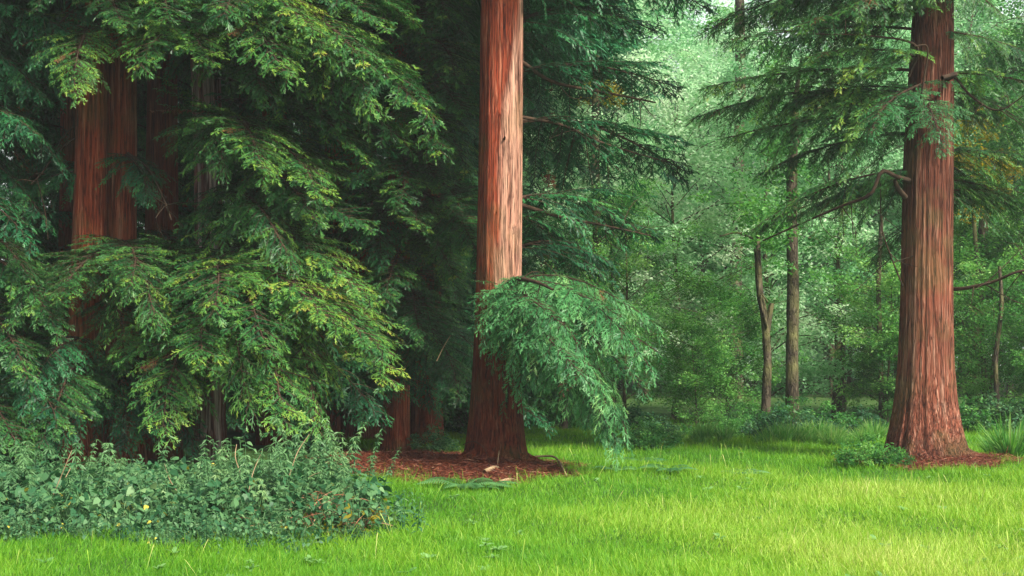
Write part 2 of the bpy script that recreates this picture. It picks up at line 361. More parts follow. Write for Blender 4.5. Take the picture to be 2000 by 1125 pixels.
for i in range(3):
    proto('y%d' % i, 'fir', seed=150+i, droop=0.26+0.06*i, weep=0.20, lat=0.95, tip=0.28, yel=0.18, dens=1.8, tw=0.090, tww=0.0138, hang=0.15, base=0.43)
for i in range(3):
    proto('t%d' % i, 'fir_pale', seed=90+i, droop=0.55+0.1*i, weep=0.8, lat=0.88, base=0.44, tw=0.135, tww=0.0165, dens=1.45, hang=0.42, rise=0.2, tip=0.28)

def bough_matrix(A, T, kw, L, roll=0.0):
    """place a bough so that its axis starts at A and its tip lands on T"""
    A = Vector(A); T = Vector(T); v = T-A
    local = Vector((L, 0, (kw.get('rise', 0.12)-kw['droop'])*L))
    sc = v.length/local.length
    az = math.atan2(v.y, v.x)
    pitch_t = math.atan2(v.z, math.hypot(v.x, v.y)); pitch_l = math.atan2(local.z, local.x)
    # limit the tilt so the foliage plane stays natural
    rot = Matrix.Rotation(az, 4, 'Z') @ Matrix.Rotation(-(pitch_t-pitch_l), 4, 'Y') @ Matrix.Rotation(roll, 4, 'X')
    return Matrix.Translation(A) @ rot @ Matrix.Scale(sc, 4)

def add_bough(tree, A, T, key, rng, maxs=1.6, label=None):
    me_w, me_f, L, kw = PROTO[key]
    mat = bough_matrix(A, T, kw, L, rng.normal(0, 0.12))
    if rng.random() < 0.5:
        pass
    b = link('branch', me_w, tree); 
    b.matrix_local = Matrix.Translation(-tree.location) @ mat
    f = link('foliage', me_f, b)
    if label: b['label'] = label
    return b

def trunk_mesh(name, prof, mat, seed, sides=72, dz=0.06, flute=0.05, base_flute=0.22, tintf=None, lobes=7):
    """prof: list of (z, x, y, r) in local metres, base first"""
    rng = np.random.default_rng(seed)
    prof = np.array(prof, float); z = np.arange(prof[0, 0], prof[-1, 0], dz)
    pts = curve(prof[:, [1, 2, 0, 3]][:, :], 10*len(prof)) if False else None
    x = np.interp(z, prof[:, 0], prof[:, 1]); y = np.interp(z, prof[:, 0], prof[:, 2]); r = np.interp(z, prof[:, 0], prof[:, 3])
    # soften the kinks of the profile
    k = np.ones(7)/7
    pad = lambda q: np.convolve(np.concatenate([[q[0]]*3, q, [q[-1]]*3]), k, 'valid')
    x, y, r = pad(x), pad(y), pad(r)
    a = np.arange(sides)/sides*2*np.pi
    rad = np.zeros((len(z), sides))
    h = z-prof[0, 0]
    fl = np.zeros((len(z), sides))
    for q in range(12):
        f = rng.integers(5, 44); amp = rng.uniform(0.3, 1.0)*(9/f)**0.3; ph = rng.uniform(0, 6.3)
        drift = np.cumsum(rng.normal(0, 0.05, len(z)))
        fl += amp*np.sin(f*a[None, :]+ph+drift[:, None])
    fl /= 3.0
    bl = np.zeros((len(z), sides))
    for q in range(4):
        f = lobes+rng.integers(-3, 4); bl += np.sin(f*a[None, :]+rng.uniform(0, 6.3))*0.4
    bf = np.exp(-h/0.45)[:, None]
    rad = r[:, None]*(1+flute*0.5*fl+base_flute*bf*np.abs(bl)*0.8-base_flute*0.2*bf)
    v = np.stack([x[:, None]+rad*np.cos(a), y[:, None]+rad*np.sin(a), np.repeat(z[:, None], sides, 1)], -1)
    g = Geo()
    i = np.arange(len(z)-1)[:, None]; j = np.arange(sides)[None, :]; kk = (j+1) % sides
    f4 = np.stack([i*sides+j, i*sides+kk, (i+1)*sides+kk, (i+1)*sides+j], -1).reshape(-1, 4)
    t = np.full((len(z), sides), 0.5) if tintf is None else tintf(np.repeat(z[:, None], sides, 1), np.repeat(a[None, :], len(z), 0))
    g.add(v.reshape(-1, 3), f4=f4, t=t.ravel())
    return g.mesh(name, mat, smooth=True)

def px_trunk(spec, d, base_y=None):
    """spec: (py, left px, right px) from the photograph, measured at distance d -> local profile and base position"""
    s = d/F
    rows = sorted(((CAMH-(py-HOR)*s), ((l+r)/2-1000)*s, (r-l)/2*s) for py, l, r in spec)
    bx = rows[0][1]
    prof = [(z-0.0, x-bx, 0.0, r) for z, x, r in rows]
    if prof[0][0] > 0: prof.insert(0, (0.0, 0.0, 0.0, prof[0][3]*1.05))
    z0 = prof[0][0]
    prof.insert(0, (min(z0, 0)-0.3, prof[0][1], 0, prof[0][3]*1.12))
    # carry on upwards out of the frame
    zt, xt, _, rt = prof[-1]
    prof += [(zt+3, xt+0.01, 0, rt*0.88), (zt+8, xt, 0, rt*0.55)]
    return prof, (bx, d, 0.0)

# ------------------------------------------------------------------ crown above the frame: cheap clumps of foliage that shade what is below
def upper_crown(seed, z0, z1, rad, mat, n=20000, name='crown'):
    rng = np.random.default_rng(seed); g = Geo()
    z = z0+(z1-z0)*rng.random(n)**1.1; rr = rad*(1-0.65*(z-z0)/(z1-z0))*np.sqrt(rng.random(n)); a = rng.uniform(0, 6.283, n)
    a = np.round(a*3+z*2)/3-z*2/3+rng.normal(0, 0.12, n)
    b = np.stack([rr*np.cos(a), rr*np.sin(a), z-0.18*rr], 1)
    d = norm(np.stack([np.cos(a), np.sin(a), np.full(n, -0.3)], 1)+rng.normal(0, 0.5, (n, 3)))
    strips(g, b, d, rng.uniform(0.18, 0.42, n), rng.uniform(0.035, 0.075, n), norm(UP+rng.normal(0, 0.35, (n, 3))), 0.3, rng.normal(0.38, 0.12, n))
    return g.mesh(name, mat)
CROWN = [upper_crown(200+i, 0, 7.5, 2.6, M['fir_blue']) for i in range(3)]

def redwood(label, spec, d, mat, seed, tintf=None, group=None, crown=True, crown_z=7.0, **kw):
    prof, base = px_trunk(spec, d)
    t = thing('redwood_tree', label, 'tree', base, 0, group)
    link('trunk', trunk_mesh('trunk', prof, mat, seed, tintf=tintf, **kw), t)
    if crown:
        c = link('crown', CROWN[seed % 3], t, (prof[-1][1], 0, crown_z)); c.rotation_euler = (0, 0, seed*1.3)
    return t
def boughs_to(tree, d, px, lst, seed):
    """lst: (attach py, tip px, tip py, tip distance, kind)"""
    rng = np.random.default_rng(seed)
    for ay, tx, ty, td, key in lst:
        if len(key) == 1: key = key+str(rng.integers(0, 4 if key == 'a' else 3))
        add_bough(tree, P(px, ay, d), P(tx, ty, td), key, rng)


#@@SETTING
# ------------------------------------------------------------------ ground
def grid_ground():
    xs = np.unique(np.concatenate([np.linspace(-110, -16, 14), np.linspace(-16, 16, 130), np.linspace(16, 110, 14)]))
    ys = np.unique(np.concatenate([np.linspace(-30, 5, 8), np.linspace(5, 34, 120), np.linspace(34, 130, 20)]))
    X, Y = np.meshgrid(xs, ys); Z = ground_z(X, Y)
    v = np.stack([X, Y, Z], -1).reshape(-1, 3); nx = len(xs)
    i = np.arange(len(ys)-1)[:, None]; j = np.arange(nx-1)[None, :]
    f = np.stack([i*nx+j, i*nx+j+1, (i+1)*nx+j+1, (i+1)*nx+j], -1).reshape(-1, 4)
    g = Geo(); g.add(v, f4=f); return g.mesh('ground', M['ground'], True)
link('ground', grid_ground(), kind='structure')

def litter_mask(x, y):
    """0..1 cover of fallen needles"""
    out = np.zeros_like(np.asarray(x, float))
    for (cx, cyy, rx, ry) in LITTER:
        out = np.maximum(out, 1-sstep(0.72, 1.15, np.sqrt(((x-cx)/rx)**2+((y-cyy)/ry)**2)+0.10*np.sin(x*6.1+y*3)+0.07*np.sin(y*9-x*4)))
    return out
LITTER = [(-0.32, 17.9, 1.16, 1.5), (-1.55, 19.6, 1.35, 2.0), (c2[0]-0.05, c2[1]-0.25, 1.15, 1.05)]
def bed_mask(x, y, soft=0.0):
    """nettle bed and shady wood floor on the left"""
    edge = -1.30-0.12*(y-12)+0.22*np.sin(y*2.1)
    near = 11.35+0.18*np.sin(x*3.0)+0.12*np.sin(x*7.3)+np.where(x > -1.6, (x+1.6)*0.9, 0)
    return sstep(0.25, -0.15, x-edge)*sstep(-0.1, 0.25, y-near)

# litter: a soil sheet with strewn needles and twigs
def litter_mesh():
    g = Geo(); rng = np.random.default_rng(5)
    for k, (cx, cyy, rx, ry) in enumerate(LITTER):
        n = 40; a = np.arange(n)/n*2*np.pi
        rr = [0, .25, .5, .75, .95]
        V = [[cx, cyy, 0]]
        for q in rr[1:]:
            V += [[cx+rx*q*math.cos(b)*(1+0.06*math.sin(5*b+k)), cyy+ry*q*math.sin(b)*(1+0.06*math.sin(4*b)), 0] for b in a]
        V = np.array(V); V[:, 2] = ground_z(V[:, 0], V[:, 1])+0.012+0.004*k
        V[-n:, 2] -= 0.03
        f3 = [[0, 1+i, 1+(i+1) % n] for i in range(n)]; f4 = []
        for q in range(3):
            for i in range(n):
                f4.append([1+q*n+i, 1+q*n+(i+1) % n, 1+(q+1)*n+(i+1) % n, 1+(q+1)*n+i])
        g.add(V, f3=f3, f4=f4, t=0.4)
    return g.mesh('needle_litter', M['litter'])
def litter_bits():
    g = Geo(); rng = np.random.default_rng(6)
    x = rng.uniform(-3.2, 8, 260000); y = rng.uniform(15.8, 22, 260000)
    m = rng.random(len(x)) < litter_mask(x, y)
    x, y = x[m][:60000], y[m][:60000]; n = len(x)
    b = np.stack([x, y, ground_z(x, y)+rng.uniform(0.015, 0.055, n)], 1)
    a = rng.uniform(0, 6.283, n)
    d = norm(np.stack([np.cos(a), np.sin(a), rng.normal(0.06, 0.22, n)], 1))
    strips(g, b, d, rng.gamma(3, 0.025, n), rng.uniform(0.003, 0.010, n), norm(UP+rng.normal(0, 0.4, (n, 3))), 0.05, rng.normal(0.40, 0.22, n), tip_gain=0)
    return g.mesh('fallen_needles', M['needles'])
lt = link('needle_litter', litter_mesh(), kind='stuff', label='red brown fallen needles and bark around the redwood feet', category='needle litter')
link('fallen_needles', litter_bits(), lt)

# ------------------------------------------------------------------ grass
def grass_mesh():
    rng = np.random.default_rng(11); g = Geo()
    N = 900000
    y = 8.8+(31-8.8)*rng.random(N)**1.45
    x = (rng.random(N)*2-1)*(0.47*y+0.6)
    n1 = np.sin(x*1.7+y*0.9)+np.sin(x*0.8-y*1.5+2)+0.7*np.sin(x*3.9+y*2.7+1)
    bare = np.maximum(litter_mask(x, y), bed_mask(x, y-0.30+0.25*np.sin(x*4.1)))
    wood = sstep(26.0, 28.5, y+0.6*np.sin(x*1.3))*(1-sstep(-2.4, -1.0, -np.abs(x-1.3)))
    keep = rng.random(N) > np.maximum(bare, 0.9*wood)
    keep &= ~((x < -2.3-0.02*y) & (y > 14))
    x, y, n1 = x[keep], y[keep], n1[keep]; n = len(x)
    b = np.stack([x, y, ground_z(x, y)-0.01], 1)
    a = rng.uniform(0, 6.283, n)
    lean = rng.uniform(0.12, 0.75, n)
    d = norm(np.stack([np.cos(a)*lean+0.10*np.sin(x+y), np.sin(a)*lean+0.08, np.ones(n)], 1))
    h = rng.gamma(7, 0.0130, n)*(1+0.13*n1)
    h *= 1+0.25*sstep(0, 5, x)
    h = np.clip(h, 0.04, 0.34)
    # short clumps by the edge of the bed are longer
    eb = bed_mask(x, y-0.35)*(1-bed_mask(x, y)); h *= 1+0.9*eb
    up = norm(np.stack([rng.normal(0, 1, n), rng.normal(0, 1, n), np.full(n, 0.15)], 1))
    wd = rng.uniform(0.0028, 0.006, n)*(y/14)**0.6
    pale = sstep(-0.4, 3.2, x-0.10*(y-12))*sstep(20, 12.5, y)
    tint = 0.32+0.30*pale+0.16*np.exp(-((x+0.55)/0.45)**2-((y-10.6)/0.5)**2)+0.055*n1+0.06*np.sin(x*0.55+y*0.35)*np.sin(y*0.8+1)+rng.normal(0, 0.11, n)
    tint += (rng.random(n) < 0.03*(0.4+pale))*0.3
    strips(g, b, d, h, wd, up, rng.uniform(0.0, 0.55, n), tint, tip_gain=0.22, prof=(0.9, 1.0), us=(0.0, 0.5))
    # seed stalks
    m = 700
    y = 9+13*rng.random(m)**1.3; x = (rng.random(m)*2-1)*(0.45*y); k = np.maximum(litter_mask(x, y), bed_mask(x, y)) < 0.1
    k &= ~((x < -2.6) & (y > 14))
    k &= rng.random(m) < 0.25+0.75*sstep(-0.5, 3, x)
    x, y = x[k], y[k]; m = len(x)
    b = np.stack([x, y, ground_z(x, y)], 1); d = norm(np.stack([rng.normal(0, .22, m), rng.normal(0, .22, m), np.ones(m)], 1))
    strips(g, b, d, rng.uniform(0.18, 0.34, m), 0.0045, norm(rng.normal(0, 1, (m, 3))), 0.25, rng.uniform(0.7, 1.0, m), tip_gain=0, prof=(0.7, 0.6, 1.6), us=(0, 0.4, 0.85))
    return g.mesh('grass', M['grass'])
link('grass', grass_mesh(), kind='stuff', label='bright green meadow grass in the clearing', category='grass')

def weeds():
    rng = np.random.default_rng(12); g = Geo(); m = 130
    y = 9+13*rng.random(m)**1.3; x = (rng.random(m)*2-1)*(0.45*y); k = np.maximum(litter_mask(x, y), bed_mask(x, y)) < 0.1
    k &= ~((x < -2.6) & (y > 14)); x, y = x[k], y[k]
    # small groups of rosettes
    for q in range(len(x)):
        n = rng.integers(7, 14); a = rng.uniform(0, 6.28, n); l = rng.uniform(0.05, 0.11, n)
        b = np.tile([x[q], y[q], float(ground_z(x[q], y[q]))+0.035], (n, 1)); d = norm(np.stack([np.cos(a), np.sin(a), rng.uniform(0.3, 1.1, n)], 1))
        strips(g, b, d, l, l*0.35, np.tile(UP, (n, 1))+rng.normal(0, .2, (n, 3)), 0.35, np.full(n, rng.normal(0.85, .15)), prof=(0.3, 1.0, 0.8), us=(0, 0.45, 0.8))
    return g.mesh('meadow_weeds', M['fern'])
link('meadow_weeds', weeds(), kind='stuff', label='low broad leaved weeds scattered through the meadow grass', category='weeds')

# ------------------------------------------------------------------ redwoods
# centre tree
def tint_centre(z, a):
    # weathered pale strip on the right face, widening downwards from the top; smooth red above it; foot darkened to paint in bough shade, partly own dark wet bark
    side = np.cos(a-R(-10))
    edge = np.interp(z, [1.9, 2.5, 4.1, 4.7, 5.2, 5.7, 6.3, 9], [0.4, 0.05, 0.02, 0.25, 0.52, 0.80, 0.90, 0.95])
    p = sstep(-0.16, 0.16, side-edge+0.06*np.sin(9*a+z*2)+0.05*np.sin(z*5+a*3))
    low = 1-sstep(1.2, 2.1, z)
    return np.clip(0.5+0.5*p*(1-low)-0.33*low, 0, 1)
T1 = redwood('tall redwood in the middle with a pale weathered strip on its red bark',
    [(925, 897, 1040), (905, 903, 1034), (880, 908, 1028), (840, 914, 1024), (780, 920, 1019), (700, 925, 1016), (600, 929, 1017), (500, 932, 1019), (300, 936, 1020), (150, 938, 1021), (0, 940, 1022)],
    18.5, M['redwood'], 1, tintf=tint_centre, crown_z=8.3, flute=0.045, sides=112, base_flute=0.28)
boughs_to(T1, 18.5, 978, [
    (565, 1255, 770, 16.6, 'p1'), (570, 1130, 740, 16.2, 'p0'), (570, 1040, 640, 16.9, 'p1'), (580, 1180, 860, 17.0, 't0'),
    (-120, 1330, -20, 19.5, 'd0'), (-130, 1290, 10, 18.8, 'd2'),
    (560, 1290, 720, 16.6, 't0'), (565, 1240, 850, 16.9, 't1'), (560, 1200, 620, 16.7, 'p1'), (560, 1100, 640, 16.3, 'p0'), (560, 1170, 790, 16.4, 't2'), (570, 1090, 710, 16.9, 't0'),
    (560, 1290, 690, 17.0, 'p0'), (570, 1190, 900, 17.6, 't2'), (560, 1280, 640, 17.5, 't1'), (590, 1120, 700, 17.6, 't0'),
    (150, 1330, 170, 20.5, 'd0'), (240, 1350, 335, 21.5, 'd0'), (395, 1280, 470, 21.0, 'd1'),     (60, 1280, 60, 21, 'd1'), (0, 1220, 40, 20, 'd2'), (500, 1200, 560, 21.5, 'd2'), (420, 1130, 520, 20.5, 'd1'),
    (-60, 1180, 60, 18.5, 'd0'), (-80, 1390, 20, 20.5, 'd1'), (60, 1120, 160, 19.8, 'd2'),
], 101)
# right tree
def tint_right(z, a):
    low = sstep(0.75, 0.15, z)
    return np.clip(0.5+0.20*np.exp(-((z-1.6)/1.3)**2)*(0.6+0.4*np.sin(5*a+z))-0.36*low-0.30*sstep(2.2, 3.8, z), 0, 1)  # upper trunk darker: shade of the boughs painted in, partly its own dark red
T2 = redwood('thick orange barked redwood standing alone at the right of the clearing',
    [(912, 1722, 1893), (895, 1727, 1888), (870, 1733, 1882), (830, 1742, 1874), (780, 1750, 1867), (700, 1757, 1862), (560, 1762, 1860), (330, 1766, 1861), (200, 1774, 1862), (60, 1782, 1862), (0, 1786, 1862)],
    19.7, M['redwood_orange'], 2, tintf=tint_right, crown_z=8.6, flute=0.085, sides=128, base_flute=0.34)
boughs_to(T2, 19.7, 1815, [
    (60, 1420, 80, 19.4, 'r0'), (30, 1560, 50, 18.6, 'r1'), (140, 1380, 170, 19.8, 'r0'), (120, 1580, 110, 18.8, 'r1'),
    (230, 1420, 270, 19.9, 'r0'), (220, 1580, 230, 19.4, 'r2'), (260, 1480, 340, 20.5, 'r1'),
    (330, 1470, 450, 20.0, 'r2'), (330, 1600, 400, 20.6, 'r0'),
    (160, 1690, 265, 18.0, 'p0'), (190, 1830, 300, 17.9, 'p1'),
    (-60, 1690, 20, 18.2, 'r1'), (60, 2060, 130, 19.4, 'r1'), (140, 2100, 190, 19.6, 'r0'), (-60, 1960, 30, 18.8, 'r0'), (-80, 1800, 0, 18.2, 'r2'),
    (180, 2040, 260, 20.5, 'r2'), (300, 2080, 340, 20.6, 'r1'), (380, 2030, 430, 21, 'r2'), (-40, 1500, 10, 19.5, 'r0'), (-60, 1370, 60, 21, 'r1'),
    (430, 1700, 520, 21.2, 'r2'), (300, 1920, 390, 21.2, 'r0'),
    (180, 1540, 210, 20.2, 'r2'), (190, 1350, 230, 20.8, 'r1'), (20, 1620, 20, 19.6, 'r2'),
    (340, 1540, 430, 20.8, 'r1'), (-30, 1440, 50, 20.5, 'r2'), (350, 1980, 400, 20.6, 'r1'), (230, 1960, 230, 20.2, 'r0'),
], 102)
# left group
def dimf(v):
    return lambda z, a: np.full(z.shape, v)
T3 = redwood('red trunk of the leftmost redwood, the left one of the close pair',
    [(945, 118, 200), (850, 125, 195), (700, 132, 200), (500, 140, 206), (350, 146, 208), (200, 150, 208), (0, 168, 215)],
    17.8, M['redwood'], 3, tintf=dimf(0.55), flute=0.05)
boughs_to(T3, 17.8, 178, [
    (40, 150, 190, 15.9, 'y2'), (10, 60, 130, 16.5, 'd1'), (-30, 250, 60, 16.0, 'a2'), (60, -60, 220, 17, 'd0'),
    (330, -20, 420, 17.6, 'd1'), (520, 40, 640, 16.2, 'a1'), (700, 120, 880, 16.3, 'd1'), (660, 40, 800, 16.0, 'd2'), (690, 60, 900, 15.8, 'a3'), (-80, 60, 20, 16, 'a3'),
], 103)
T4 = redwood('second redwood of the close pair, paler bark with a grey green streak',
    [(940, 200, 290), (850, 204, 282), (700, 207, 272), (480, 208, 266), (200, 209, 267), (0, 212, 264)],
    18.2, M['redwood'], 4, tintf=lambda z, a: 0.55+0.35*np.exp(-((np.mod(a+R(10), 6.283)-0.0)/0.45)**2)+0.12*np.sin(a*3), flute=0.07)
boughs_to(T4, 18.2, 238, [
    (20, 420, 120, 15.9, 'y0'), (0, 330, 40, 15.6, 'a3'), (470, 260, 560, 16.1, 'a0'), (560, 215, 730, 16.6, 'a3'), (300, 290, 400, 17.0, 'd1'), (490, 120, 590, 16.0, 'a2'),
    (520, 330, 640, 15.8, 'w0'), (700, 230, 880, 16.6, 'd0'), (680, 350, 900, 16.6, 'd2'),
], 104)
T5 = redwood('redwood with dark shredded bark striped white behind the sunlit boughs',
    [(930, 372, 445), (800, 378, 440), (500, 382, 436), (250, 378, 434), (100, 372, 428), (0, 370, 424)],
    18.6, M['shred'], 5, tintf=lambda z, a: 0.62+0.3*np.sin(a*6+z*0.4), flute=0.14)
boughs_to(T5, 18.6, 404, [
    (-10, 540, 210, 16.6, 'a2'), (-20, 640, 240, 16.8, 'a3'), (0, 720, 170, 16.6, 'a0'), (-30, 660, 110, 16.3, 'a1'), (-60, 500, 60, 16.2, 'a0'), (-60, 760, 60, 16.8, 'a2'), (280, 620, 440, 16.7, 'a0'), (440, 660, 520, 16.9, 'a2'),
    (60, 840, 200, 16.9, 'a3'), (120, 820, 300, 17.2, 'a1'), (150, 740, 330, 17.2, 'a2'), (300, 690, 350, 17.4, 'a1'), (640, 620, 880, 17.2, 'd2'), (620, 740, 820, 17.2, 'd1'), (200, 760, 300, 17.6, 'd1'),
    (10, 860, 240, 16.6, 'a0'), (-10, 740, 130, 16.2, 'a1'), (-20, 600, 60, 15.8, 'y1'), (20, 560, 150, 15.7, 'y2'), (-60, 830, 60, 17.2, 'a2'),
    (30, 290, 130, 15.7, 'a1'), (0, 450, 30, 15.5, 'a0'), (30, 680, 220, 16.2, 'w1'), (-20, 780, 190, 17, 'a3'),
    (230, 650, 390, 16.4, 'y0'), (240, 560, 350, 15.9, 'y2'), (250, 470, 340, 16.3, 'w2'),
    (370, 720, 450, 16.9, 'a2'), (400, 700, 590, 16.5, 'y1'), (390, 600, 520, 16.3, 'w0'),
    (490, 780, 745, 16.2, 'y0'), (500, 730, 690, 15.7, 'y1'), (520, 660, 850, 15.9, 'w1'), (520, 560, 700, 15.4, 'y2'), (500, 640, 640, 15.6, 'y1'),
    (540, 480, 800, 15.5, 'w2'), (560, 340, 850, 15.6, 'y2'), (500, 410, 610, 15.4, 'a0'), (540, 580, 830, 15.5, 'y0'), (560, 420, 720, 15.3, 'a2'),
], 105)
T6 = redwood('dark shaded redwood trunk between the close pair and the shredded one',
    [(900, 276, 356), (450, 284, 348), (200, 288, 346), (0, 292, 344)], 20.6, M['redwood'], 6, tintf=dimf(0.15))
boughs_to(T6, 20.6, 316, [(60, 420, 200, 19.5, 'd0'), (450, 330, 520, 19.2, 'd1'), (520, 250, 680, 19.4, 'd2'), (480, 520, 600, 19.6, 'd1'), (600, 480, 800, 19, 'd0')], 106)
T7 = redwood('slim redwood behind the boughs left of the middle redwood, litter at its foot',
    [(893, 738, 806), (860, 745, 801), (700, 752, 800), (480, 756, 800), (0, 762, 796)], 21.7, M['redwood'], 7, tintf=dimf(0.5))
boughs_to(T7, 21.7, 778, [
    (-20, 900, 80, 20, 'd0'), (60, 850, 160, 19.8, 'd1'), (60, 700, 120, 20, 'd2'), (150, 900, 260, 19.6, 'd0'), (180, 930, 340, 20, 'a1'),
    (250, 860, 370, 19.4, 'a2'), (250, 700, 360, 19.6, 'd1'), (330, 920, 440, 19.5, 'a3'), (400, 720, 520, 19.5, 'd2'),
    (450, 900, 540, 19.4, 'a1'), (600, 700, 720, 19.8, 'd1'), (640, 860, 760, 20.2, 'd2'), (700, 700, 830, 20, 'd1'),
    (100, 640, 260, 19.8, 'd0'),
    (460, 770, 590, 19, 'a1'), (520, 840, 670, 19.2, 'a2'), (560, 900, 780, 20.2, 'a0'), (420, 900, 600, 20.4, 'a3'), (600, 830, 800, 20.6, 'd0'), (60, 900, 150, 19.0, 'a0'), (130, 920, 230, 18.9, 'a2'), (200, 880, 300, 18.8, 'a1'), (300, 780, 410, 18.9, 'a3'), (360, 920, 500, 18.8, 'a0'),
(560, 880, 700, 19.2, 'a2'), (20, 800, 90, 18.9, 'a3'), (420, 860, 460, 18.9, 'a2'), (-40, 900, 40, 19.1, 'a1'), 
], 107)
T8 = redwood('distant redwood whose thin red trunk shows at the top edge left of the middle',
    [(860, 622, 664), (30, 640, 663), (0, 641, 663)], 26, M['redwood'], 8, tintf=dimf(0.45))
T9 = redwood('redwood outside the left edge whose dark boughs reach into the picture',
    [(950, -190, -110), (0, -180, -120)], 17.5, M['redwood'], 9, tintf=dimf(0.4))
boughs_to(T9, 17.5, -150, [
    (0, 120, 60, 16.6, 'd0'), (60, 90, 200, 16.8, 'd1'), (150, 110, 330, 16.9, 'd2'), (200, 60, 260, 16.2, 'd0'), (250, 100, 450, 17.2, 'd1'),
    (400, 90, 560, 16.5, 'a1'), (450, 110, 660, 16.1, 'a3'), (520, 60, 740, 15.9, 'a0'), (600, 140, 850, 16.2, 'd1'), (650, 60, 900, 15.8, 'a2'), (360, 40, 480, 15.9, 'd2'),
], 109)

# redwoods deeper in the dark wood: whole trees copied from two built ones
def deep_redwood(seed, key):
    rng = np.random.default_rng(seed)
    t = thing('redwood_tree', 'dark redwood deep in the shaded wood behind the left trees', 'tree', (0, 0, 0), 0, 'redwoods deep in the shaded left wood')
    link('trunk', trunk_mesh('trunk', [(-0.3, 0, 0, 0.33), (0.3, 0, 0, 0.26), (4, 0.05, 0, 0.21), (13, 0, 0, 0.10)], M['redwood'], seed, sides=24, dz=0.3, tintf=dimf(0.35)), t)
    c = link('crown', CROWN[seed % 3], t, (0, 0, 8))
    for k in range(34):
        z = 0.9+8.4*(k+rng.random())/34; a = k*2.4+rng.normal(0, .3); l = rng.uniform(1.7, 2.7)*(1-0.03*z)
        A = (0, 0, z); Tt = (l*math.cos(a), l*math.sin(a), max(0.35, z-l*rng.uniform(0.25, 0.55)))
        add_bough(t, A, Tt, 'd%d' % rng.integers(0, 3), rng)
    return t
DA = deep_redwood(301, 'd'); DB = deep_redwood(302, 'd')
spots = [(-5.6, 22.5), (-3.9, 23.4), (-2.6, 24.6), (-1.4, 23.3), (-0.35, 25.6), (-7.4, 24.5), (-5.0, 27), (-3.2, 28), (-1.8, 29), (-9.2, 27), (-6.9, 30), (-0.2, 31),
         (-4.6, 33), (-2.4, 35), (-10.5, 33), (-8.2, 20.5), (0.9, 36), (-12.5, 29), (-6.2, 25.6), (-8.6, 29.5), (-11, 38), (-6.5, 37), (-4.0, 40), (-14.5, 36), (-1.0, 39), (-7.9, 19.0), (-6.6, 21.4), (-9.4, 22.6)]
for i, (x, y) in enumerate(spots):
    o = (DA, DB)[i] if i < 2 else copy_tree((DA, DB)[i % 2])
    o.location = (x, y, 0); o.rotation_euler = (0, 0, i*1.9); s = 0.9+0.25*((i*7) % 5)/4; o.scale = (s, s, s)

# ------------------------------------------------------------------ broadleaved woodland
def leaf_cloud(g, rng, centers, radii, per, size, tint0, flat=0.55):
    n = len(centers)*per
    c = np.repeat(centers, per, 0); r = np.repeat(radii, per)[:, None]
    p = rng.normal(0, 1, (n, 3)); p = p/np.linalg.norm(p, axis=1, keepdims=True)*rng.random((n, 1))**0.45
    p[:, 2] *= flat
    b = c+p*r
    a = rng.uniform(0, 6.283, n)
    d = norm(np.stack([np.cos(a), np.sin(a), rng.normal(-0.15, 0.35, n)], 1))
    up = norm(UP+rng.normal(0, 0.55, (n, 3)))
    t = np.repeat(tint0, per)+rng.normal(0, 0.12, n)
    L_ = size*rng.uniform(0.6, 1.3, n)
    strips(g, b, d, L_, L_*0.62, up, rng.uniform(0, 0.4, n), t, tip_gain=0.05, prof=(0.25, 1.0), us=(0.0, 0.45))

def broad_tree(seed, H, rad, z0, mat, trunk_r, nb=30, per=70, size=0.085, lean=0.0, limbs=True):
    rng = np.random.default_rng(seed)
    wd, lf = Geo(), Geo()
    n = 10; z = np.linspace(-0.2, H*0.92, n)
    tr = np.stack([lean*z+0.12*np.sin(z*0.7+seed)*z/H*2, 0.1*np.sin(z*0.9+seed*2), z], 1)
    trc = curve(tr, 24); tube(wd, trc, np.linspace(trunk_r, trunk_r*0.15, 24), 9, jit=0.04, rng=rng)
    cen, rr, tt = [], [], []
    for i in range(nb):
        s = (i+rng.random())/nb; zz = z0+(H*0.95-z0)*s; k = np.searchsorted(trc[:, 2], zz); b = trc[min(k, 23)]
        a = i*2.39996+rng.normal(0, .4); l = rad*(0.45+0.75*math.sin(math.pi*min(1, 0.15+0.8*s)))*rng.uniform(0.55, 1.15)
        e = b+np.array([math.cos(a)*l, math.sin(a)*l, l*rng.uniform(0.1, 0.7)])
        mid = (b+e)/2+np.array([0, 0, 0.12*l])
        bc = curve([b, mid, e], 8)
        tube(wd, bc, np.linspace(trunk_r*0.28*(1-0.5*s), 0.006, 8), 5)
        tb = rng.normal(0.62 if mat is M['pale_leaf'] else 0.46, 0.13)
        for q in range(5):
            w_ = rng.uniform(0.3, 1.05); c = b*(1-w_)+e*w_+rng.normal(0, 0.22, 3)*np.array([1, 1, 0.6]); cen.append(c); rr.append(rng.uniform(0.22, 0.55)*rad/1.6); tt.append(tb+rng.normal(0, 0.05))
            if q > 2: tube(wd, curve([b*(1-w_*0.7)+e*w_*0.7, (c+e)/2, c], 5), [0.008, 0.007, 0.006, 0.005, 0.004], 3)
    leaf_cloud(lf, rng, np.array(cen), np.array(rr), per, size, np.array(tt))
    return wd.mesh('trunk', M['grey_bark']), lf.mesh('crown', mat)

